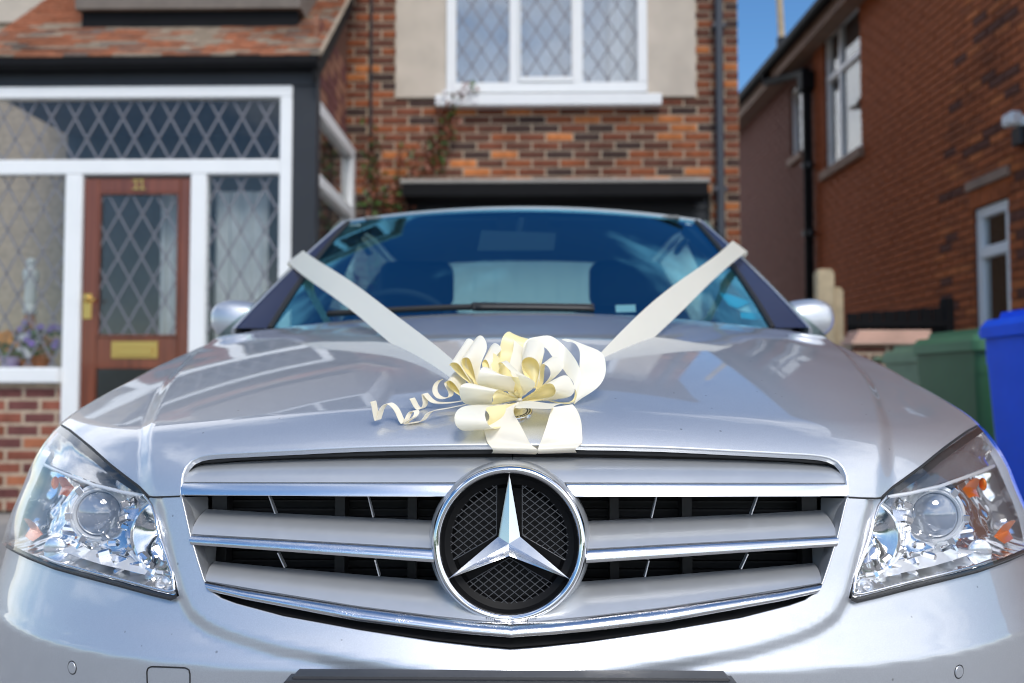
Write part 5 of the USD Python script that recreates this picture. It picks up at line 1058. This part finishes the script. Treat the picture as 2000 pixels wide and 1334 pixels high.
# a far house side seen beyond, lower dark wall
# ------------------------------------------------------------------ bins, posts and gate on the right
def wheelie(nm, lab, cx, y, w, mt, lidmt, rot, h=1.04, grp=None, sticker=False, dy=.62):
    B = UsdGeom.Xform.Define(stage, numbered('/World', nm)); B.AddTranslateOp().Set(Gf.Vec3d(cx, y, 0)); B.AddRotateZOp().Set(rot); B = tag(B.GetPrim(), lab, 'wheelie bin', grp)
    k = .80; bot = [(-w / 2 * k, -dy / 2 * k), (w / 2 * k, -dy / 2 * k), (w / 2 * k, dy / 2 * k), (-w / 2 * k, dy / 2 * k)]; top = [(-w / 2, -dy / 2), (w / 2, -dy / 2), (w / 2, dy / 2), (-w / 2, dy / 2)]
    def rr_(q, r): return np.array(shapely.Polygon(q).buffer(-r).buffer(r, quad_segs=5).exterior.coords)[:-1]
    lv = []
    for z, t in ((.06, 0), (.5, .5), (h - .14, .94), (h - .135, 1.0), (h - .03, 1.02)):
        q = [np.array(b) * (1 - t) + np.array(a) * t for a, b in zip(top, bot)]; r = rr_(q, .05); lv.append(np.c_[resample(r, 9)[:0].reshape(0, 2), ] if False else np.c_[r, np.full(len(r), z)])
    n = min(map(len, lv)); P = np.stack([l[:n] for l in lv], 1); obj('bin_body', grid(np.concatenate([P, P[:1]], 0)), mt, B, smooth=35)
    q = rr_([np.array(a) * 1.07 for a in top], .06); L0 = np.c_[q, np.full(len(q), h - .03)]; L1 = np.c_[q, np.full(len(q), h + .015)]; L2 = np.c_[q * .93, np.full(len(q), h + .045)]; L3 = np.c_[q * .80, np.full(len(q), h + .05)]; L4 = np.c_[q * .78, np.full(len(q), h + .075)]; L5 = np.c_[q * 0, np.full(len(q), h + .085)]
    P = np.stack([L0, L1, L2, L3, L4, L5], 1); obj('lid', grid(np.concatenate([P, P[:1]], 0)), lidmt, B, smooth=30)
    obj('lid_handle', tube(spline([(-.2, dy / 2 + .02, h - .0), (-.2, dy / 2 + .10, h), (.2, dy / 2 + .10, h), (.2, dy / 2 + .02, h)], 14, False), .018, 8), lidmt, B, smooth=True)
    hz_ = h - .25; obj('front_moulding', tube(spline([(-w * .30, -dy * .475, hz_ - .10), (-w * .29, -dy * .49, hz_ - .02), (-w * .2, -dy * .50, hz_ + .015), (w * .2, -dy * .50, hz_ + .015), (w * .29, -dy * .49, hz_ - .02), (w * .30, -dy * .475, hz_ - .10)], 30), .014, 8), mt, B, smooth=True)
    for s in (-1, 1): obj('wheel', disc_rev([(0, .03), (.07, .03), (.10, .02), (.10, -.02), (.07, -.03), (0, -.03)], (s * w * .44, dy / 2 - .02, .10), (1, 0, 0), 24), 'tyre', B, smooth=35)
    if sticker: obj('label_sticker', box(-w * .38, -w * .20, -dy * .505 - .004, -dy * .50, h - .185, h - .15), 'sticker_white', B)
    return B
ygb = 3.75; cgb = (hx(1800, ygb - .2) + hx(1962, ygb - .2)) / 2 + .27
wheelie('wheelie_bin', 'green wheelie bin with a small white sticker standing left of the blue bin', cgb - .01, ygb, .55, 'bin_green', 'bin_green_lid_lit', 6, h=1.04, grp=None, sticker=True)
wheelie('wheelie_bin', 'faded pale green wheelie bin half hidden behind the darker green bin', hx(1772, 4.7) + .22, 4.75, .40, 'bin_green_pale', 'bin_green_pale', 10, h=1.02)
wheelie('wheelie_bin', 'bright blue wheelie bin at the right edge of the driveway', hx(1942, 2.5) + .455, 2.72, .50, 'bin_blue', 'bin_blue', 3, h=1.07)
yw = 6.3
for i, (pa, pb, py, mt, lab) in enumerate(((1600, 1634, 526, 'old_wood', 'taller weathered wooden gate post behind the right door mirror'), (1634, 1655, 560, 'old_wood', 'shorter grey wooden post beside the taller gate post'))):
    T = thing('wooden_post', lab, 'post'); a, b = hx(pa, yw), hx(pb, yw); zt = hz(py, yw); obj('post', cbox(a, b, yw + .05 * i, yw + .05 * i + .11, 0, zt - .02, .008), mt, T); obj('post_cap', cbox(a + .012, b - .012, yw + .05 * i + .012, yw + .05 * i + .098, zt - .02, zt, .006), mt, T)
GT = thing('black_gate', 'low black boarded gate in front of the neighbouring wall', 'gate'); yg = 5.9
for i in range(8):
    a0 = hx(1657, yg) + i * (hx(1850, yg) - hx(1657, yg)) / 8; obj('gate_board', cbox(a0, a0 + (hx(1850, yg) - hx(1657, yg)) / 8 - .006, yg, yg + .02, .08, hz(612 - 1.5 * i, yg), .004), 'black_paint', GT)
obj('gate_rail', cbox(hx(1655, yg), hx(1852, yg), yg - .03, yg - .001, hz(640, yg), hz(628, yg), .004), 'black_paint', GT); obj('gate_post', cbox(hx(1846, yg), hx(1866, yg), yg - .02, yg + .08, 0, hz(583, yg), .01), 'black_paint', GT)
CW = thing('garden_wall', 'low brick wall with pinkish coping boards between the gate and the bins', 'wall'); yc = 5.3
W2 = obj('wall_core', box(hx(1668, yc), hx(1846, yc), yc + .02, yc + .20, 0, hz(664, yc) - .03), 'mortar', CW)
brick_wall(W2, Frame((0, yc + .02, 0), (1, 0, 0)), hx(1668, yc), hx(1846, yc), .02, hz(664, yc) - .04, ['brick_rust', 'brick_brown'], [.6, .4], seed=30, keep=lambda q: q[1] < 800)
for i in range(3):
    obj('coping_board', cbox(hx(1664 + i * 8, yc), hx(1842, yc) - .03 * i, yc - .02 + .02 * i, yc + .24, hz(664, yc) - .03 + i * .032, hz(664, yc) - .001 + i * .032, .004), 'pink_board', CW)
# ------------------------------------------------------------------ wedding ribbon and bow
yb = float(from_px(1008, 792)[1])
def ruled(A, B, n=40, m=7, cup=0.0):
    """a ribbon between two edge lines in space"""
    A, B = spline(A, n), spline(B, n); t = np.linspace(0, 1, m)[None, :, None]
    P = A[:, None] * (1 - t) + B[:, None] * t
    if cup:
        T = np.gradient((A + B) / 2, axis=0); nn = np.cross(B - A, T); nn /= np.linalg.norm(nn, axis=1)[:, None] + 1e-12
        P = P + nn[:, None] * (cup * np.sin(math.pi * t))
    return P
def sheet_out(P, inward=False):
    """a single satin sheet with its face turned away from the inside of the loop (or, for a fold, its back towards the viewer)"""
    T = np.gradient(P, axis=0); W = np.gradient(P, axis=1); nn = np.cross(T, W)
    m = grid(P); v, f = m.vertices, m.faces; fn = np.cross(v[f[:, 1]] - v[f[:, 0]], v[f[:, 2]] - v[f[:, 0]]); c = v[f].mean(1)
    ref = (c - CAM) if inward else (c - P.reshape(-1, 3).mean(0))
    if (fn * ref).sum() < 0: m.faces = f[:, ::-1]
    return m
def sheet_solid(P, t=.00035):
    """a ribbon with a little thickness"""
    T = np.gradient(P, axis=0); W = np.gradient(P, axis=1); nn = np.cross(T, W); nn /= np.linalg.norm(nn, axis=-1, keepdims=True) + 1e-12
    return grid(np.concatenate([P + nn * t, (P - nn * t)[:, ::-1], (P + nn * t)[:, :1]], 1))
RIB = thing('car_ribbon', 'long cream ribbon in a V from both windscreen pillars to the bonnet front', 'ribbon')
def strap(up, lo, d0, d1, xa, xb):
    up, lo = np.array(up, float), np.array(lo, float)
    def lift(L, e0, e1):
        k = (L[:, 0] - xa) / (xb - xa); d = 1 / ((1 - k) / (d0 + e0) + k / (d1 + e1)); return at_y(L[:, 0], L[:, 1], d + CAM[1])
    return ruled(lift(up, .035, .045), lift(lo, -.02, -.012), 60, 5)
L_ = strap([(592, 489.5), (645, 524), (700, 560), (775, 617), (850, 674), (905, 722)], [(562, 512), (640, 572), (700, 617), (760, 668), (820, 716), (885, 772)], 2.79, 1.40, 577, 900)
R_s = strap([(1431, 470), (1372, 518), (1279, 586), (1198, 663), (1150, 714), (1085, 785)], [(1459, 491), (1418, 524), (1372, 567), (1325, 614), (1257, 679), (1200, 734), (1160, 765.6), (1122, 790), (1100, 803)], 2.79, 1.40, 1445, 1110)
for P in (L_, R_s):
    e = P[0]; s = -1 if e[0, 0] < 0 else 1; wrap = np.stack([e + [s * .004, .05, -.012], e + [s * .006, .02, -.004], e], 0); P = np.concatenate([wrap[:2], P], 0)
    obj('strap', sheet_solid(P), 'ribbon_strap', RIB, smooth=40)
# the two tails that run down over the lip of the bonnet
def lay(L, off): L = np.array(L, float); return from_px(L[:, 0], L[:, 1], off)
for A, B in (([(1012, 785), (985, 800), (960, 815), (945, 836), (948, 850), (953, 866), (961, 875.5)], [(1014, 788), (1004, 808), (1014, 826), (1024, 845), (1033, 862), (1040, 871), (1049, 877)]),
             ([(1078, 796), (1073, 812), (1068, 829), (1062, 847), (1056, 863), (1053, 870), (1051, 877)], [(1118, 790), (1126, 800), (1132, 813), (1136, 832), (1137, 853), (1135.5, 866), (1126, 874.5)])):
    n = len(A); off = np.r_[np.linspace(.020, .004, n - 2), .002, .002]
    a = np.array([from_px(*A[i], off[i]) for i in range(n)]); b = np.array([from_px(*B[i], off[i]) for i in range(n)])
    a = np.vstack([a, a[-1] + [0, .012, -.006], a[-1] + [0, .03, -.006]]); b = np.vstack([b, b[-1] + [0, .012, -.006], b[-1] + [0, .03, -.006]])
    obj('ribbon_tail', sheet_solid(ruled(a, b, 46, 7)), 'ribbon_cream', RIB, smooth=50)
BOW = thing('ribbon_bow', 'large cream satin bow with many loops sitting on the front of the bonnet', 'bow')
def q(pts): return np.array([(860 + x / 5.335, 640 + y / 5.335) for x, y in pts])
def loop(A, B, dA, dB, n=56, cup=0.0, name='bow_loop'):
    a2, b2 = q(A), q(B); da = np.interp(np.linspace(0, 1, len(A)), np.linspace(0, 1, len(dA)), dA); db = np.interp(np.linspace(0, 1, len(B)), np.linspace(0, 1, len(dB)), dB)
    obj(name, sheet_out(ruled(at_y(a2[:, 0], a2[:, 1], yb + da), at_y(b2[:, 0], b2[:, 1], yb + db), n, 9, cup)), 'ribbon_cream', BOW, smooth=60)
def sh(pts, dx, dy): return [(x + dx, y + dy) for x, y in pts]
# back of the bow first: two large arcs on the right
loop([(800, 560), (850, 330), (910, 122), (1020, 92), (1140, 85), (1260, 160), (1380, 290), (1450, 420), (1466, 560), (1440, 690), (1395, 800)], [(900, 560), (960, 400), (1010, 260), (1075, 205), (1165, 300), (1280, 432), (1328, 500), (1380, 560), (1398, 640), (1402, 740), (1388, 792)], [.02, .05, .05, .02, .0], [.01, .04, .035, .01, -.005])
loop([(1262, 124), (1330, 117), (1400, 138), (1560, 200), (1690, 272), (1722, 370), (1722, 470), (1660, 600), (1500, 720), (1400, 795)], [(1330, 150), (1400, 165), (1440, 215), (1455, 300), (1450, 400), (1450, 470), (1450, 560), (1440, 640), (1420, 720), (1395, 800)], [.06, .06, .045, .02, .0], [.055, .05, .03, .01, -.005])
# tall loop behind the middle
loop([(820, 700), (600, 560), (570, 400), (610, 260), (680, 57), (720, 40), (760, 120), (740, 300), (800, 600)], [(860, 700), (860, 560), (840, 400), (870, 260), (912, 125), (930, 118), (890, 190), (850, 330), (860, 620)], [.0, .03, .05, .065, .05, .0], [.0, .03, .05, .065, .05, .0])
# upper left tubes seen from their ends
fe = [(500, 520), (440, 410), (443, 350), (470, 333), (500, 370), (512, 425), (510, 520)]; be = [(580, 500), (530, 250), (530, 185), (565, 160), (610, 180), (622, 250), (570, 480)]
loop(fe, be, [0, .0, .005, .0, 0], [.0, .05, .055, .05, 0])
fe = [(385, 600), (300, 505), (226, 385), (228, 325), (275, 310), (328, 380), (355, 480), (380, 600)]; be = [(420, 580), (380, 330), (352, 200), (362, 118), (412, 80), (468, 128), (478, 240), (430, 580)]
loop(fe, be, [0, -.012, -.018, -.012, 0], [0, .03, .04, .03, 0])
fe = [(345, 600), (230, 522), (122, 415), (106, 372), (148, 362), (220, 420), (285, 520), (345, 600)]; be = [(370, 590), (280, 330), (250, 180), (292, 112), (335, 128), (362, 200), (372, 330), (375, 590)]
loop(fe, be, [0, -.012, -.02, -.012, 0], [0, .025, .035, .025, 0])
fe = [(240, 730), (120, 650), (62, 572), (88, 550), (150, 590), (200, 665), (240, 735)]; be = [(300, 700), (170, 560), (125, 490), (160, 455), (230, 500), (270, 580), (310, 700)]
loop(fe, be, [0, -.01, -.02, -.01, 0], [0, .015, .02, .015, 0])
# right side tubes
fe = [(1000, 640), (925, 560), (858, 450), (862, 335), (918, 307), (1000, 338), (1032, 400), (1022, 520), (985, 640)]; be = [(1010, 620), (900, 420), (868, 260), (886, 185), (922, 128), (1022, 128), (1072, 190), (1084, 255), (1040, 560)]
loop(fe, be, [0, -.005, -.012, -.005, 0], [0, .025, .035, .025, 0])
loop([(960, 690), (1100, 565), (1148, 470), (1122, 408), (1062, 378), (1040, 420), (1020, 560), (960, 690)], [(1020, 650), (1180, 528), (1258, 450), (1284, 375), (1172, 302), (1120, 340), (1080, 520), (1000, 660)], [0, -.01, -.012, -.006, 0], [0, .005, .02, .02, 0])
loop([(835, 755), (1000, 650), (1120, 582), (1182, 602), (1202, 655), (1180, 705), (1010, 762), (838, 768)], [(900, 740), (1100, 590), (1235, 515), (1320, 500), (1375, 565), (1392, 670), (1200, 745), (900, 770)], [0, -.02, -.032, -.02, 0], [0, -.01, .0, -.005, 0])
loop([(880, 768), (1150, 720), (1300, 640), (1385, 590), (1402, 660), (1385, 745), (1200, 770), (900, 772)], [(880, 774), (1160, 760), (1320, 690), (1402, 640), (1420, 700), (1395, 765), (1200, 782), (900, 776)], [0, -.005, .005, .0, 0], [0, -.005, .0, .0, 0])
loop([(800, 778), (1000, 770), (1160, 790), (1390, 770), (1400, 765)], [(780, 838), (960, 842), (1140, 846), (1180, 820), (1385, 785)], [-.025, -.03, -.01], [-.072, -.065, -.012])
# middle and front tubes
loop([(815, 740), (812, 600), (815, 520), (720, 440), (640, 363), (600, 400), (640, 560), (800, 735)], [(900, 690), (948, 648), (987, 577), (850, 480), (705, 352), (680, 370), (760, 520), (860, 700)], [0, -.025, -.02, .015, 0], [0, -.03, -.025, .015, 0])
loop([(820, 745), (560, 650), (392, 592), (394, 510), (430, 422), (520, 430), (640, 560), (810, 730)], [(810, 735), (772, 665), (782, 575), (812, 517), (832, 580), (836, 640), (830, 700), (825, 735)], [0, -.03, -.045, -.02, 0], [0, -.03, -.042, -.02, 0])
loop([(830, 760), (560, 790), (340, 806), (238, 776), (200, 690), (210, 610), (252, 582), (450, 622), (700, 690), (825, 745)], [(830, 765), (700, 775), (548, 800), (543, 740), (556, 692), (575, 665), (604, 650), (680, 675), (760, 715), (830, 750)], [0, -.02, -.05, -.06, -.04, 0], [0, -.02, -.05, -.055, -.035, 0])
loop([(800, 785), (500, 800), (300, 810), (190, 850), (147, 940), (170, 1030), (224, 1069), (400, 1062), (560, 1052), (790, 800)], [(800, 785), (620, 812), (500, 828), (468, 880), (470, 940), (500, 1010), (565, 1052), (640, 1025), (720, 910), (800, 790)], [-.015, -.05, -.082, -.085, -.07, -.02], [-.015, -.05, -.082, -.088, -.06, -.015])
def inner(up, lo, du, dl):
    a2, b2 = q(up), q(lo); n = len(a2); da = np.interp(np.linspace(0, 1, n), np.linspace(0, 1, len(du)), du); db = np.interp(np.linspace(0, 1, len(b2)), np.linspace(0, 1, len(dl)), dl)
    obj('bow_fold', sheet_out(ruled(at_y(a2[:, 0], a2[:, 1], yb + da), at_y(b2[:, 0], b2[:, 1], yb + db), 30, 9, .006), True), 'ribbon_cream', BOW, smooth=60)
inner([(528, 690), (590, 646), (680, 672), (760, 712), (835, 745)], [(522, 803), (600, 788), (680, 775), (760, 766), (835, 755)], [-.020, -.012, 0], [-.020, -.012, 0])
inner([(462, 850), (500, 826), (620, 810), (720, 796), (800, 782)], [(480, 1010), (565, 1054), (640, 1028), (720, 912), (800, 790)], [-.062, -.05, -.012], [-.064, -.05, -.012])
inner([(780, 560), (812, 515), (836, 560), (836, 650), (836, 740)], [(768, 670), (775, 690), (785, 710), (800, 725), (815, 742)], [-.016, -.01, 0], [-.016, -.01, 0])
inner([(1200, 600), (1120, 580), (1000, 648), (900, 715), (838, 752)], [(1200, 665), (1180, 708), (1080, 745), (980, 762), (838, 768)], [-.004, .0, 0], [-.004, 0, 0])
inner([(856, 330), (918, 306), (1000, 336), (1032, 400), (1028, 520), (985, 640)], [(852, 440), (870, 480), (890, 520), (920, 560), (950, 600), (975, 640)], [.008, .008, 0], [.008, .008, 0])
inner([(226, 325), (275, 309), (328, 378), (355, 478), (380, 600)], [(224, 385), (250, 430), (300, 505), (340, 555), (378, 602)], [.006, .004, 0], [.006, .004, 0])
inner([(106, 372), (148, 361), (220, 419), (285, 519), (343, 600)], [(110, 400), (150, 445), (230, 523), (290, 565), (343, 602)], [.006, .004, 0], [.006, .004, 0])
inner([(62, 560), (88, 549), (150, 589), (200, 664), (238, 735)], [(64, 580), (90, 615), (120, 651), (180, 690), (238, 737)], [.006, .004, 0], [.006, .004, 0])
c_ = at_y(860 + 815 / 5.335, 640 + 752 / 5.335, yb - .006); e = trimesh.creation.icosphere(3, .004); e.apply_scale((1.3, .8, .7)); e.apply_translation(c_); obj('bow_knot', e, 'ribbon_cream', BOW, smooth=True)
# narrow curled ends on the left
def curl(pts, off, w=.0042, wd=(.75, .62, .22)):
    p = np.array([(640 + x / 5.556, 640 + y / 5.556) for x, y in pts]); off = np.interp(np.linspace(0, 1, len(p)), np.linspace(0, 1, len(off)), off)
    base = float(from_px(*p[0])[1]); P = spline(np.array([from_px(a, b, o) if o < .004 else at_y(a, b, y0) for (a, b), o, y0 in zip(p, off, np.linspace(yb - .02, yb - .01, len(p)))]), 90)
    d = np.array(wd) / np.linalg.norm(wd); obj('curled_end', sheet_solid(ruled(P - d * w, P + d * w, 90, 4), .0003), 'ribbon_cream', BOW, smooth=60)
def curl2(pts, ys, w=.0042, wd=(.75, .62, .22)):
    p = np.array([(640 + x / 5.556, 640 + y / 5.556) for x, y in pts]); ys = np.interp(np.linspace(0, 1, len(p)), np.linspace(0, 1, len(ys)), ys)
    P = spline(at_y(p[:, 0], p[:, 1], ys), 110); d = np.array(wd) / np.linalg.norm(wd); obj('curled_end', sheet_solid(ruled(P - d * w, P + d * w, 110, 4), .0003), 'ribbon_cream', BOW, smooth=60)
y1 = float(from_px(640 + 820 / 5.556, 640 + 1035 / 5.556)[1]); y2 = float(from_px(640 + 1010 / 5.556, 640 + 880 / 5.556)[1])
curl2([(488, 800), (515, 900), (545, 1003), (575, 920), (612, 850), (660, 822), (715, 850), (765, 920), (800, 1000), (826, 1036)], [y1 - .012, y1 - .004, y1 - .006, y1 - .004, y1 - .004])
curl2([(820, 1036), (870, 970), (920, 905), (960, 905), (955, 950), (900, 995), (850, 1035), (930, 1030), (1040, 1000), (1090, 935), (1230, 885), (1440, 845), (1600, 800)], [y1 - .004, y1 + .004, y1 - .008, y1 - .004, y1 - .006, yb - .02])
curl2([(912, 765), (950, 830), (1005, 882), (1050, 850), (1052, 760), (1050, 715), (1110, 775), (1220, 815), (1350, 812), (1480, 790), (1600, 780)], [y2 - .01, y2 - .004, y2 - .008, y2 - .004, yb - .02])
curl2([(1225, 568), (1170, 630), (1168, 700), (1215, 755), (1280, 765), (1335, 735), (1320, 660), (1290, 600)], [y2 + .01, y2 - .006, y2 + .004])
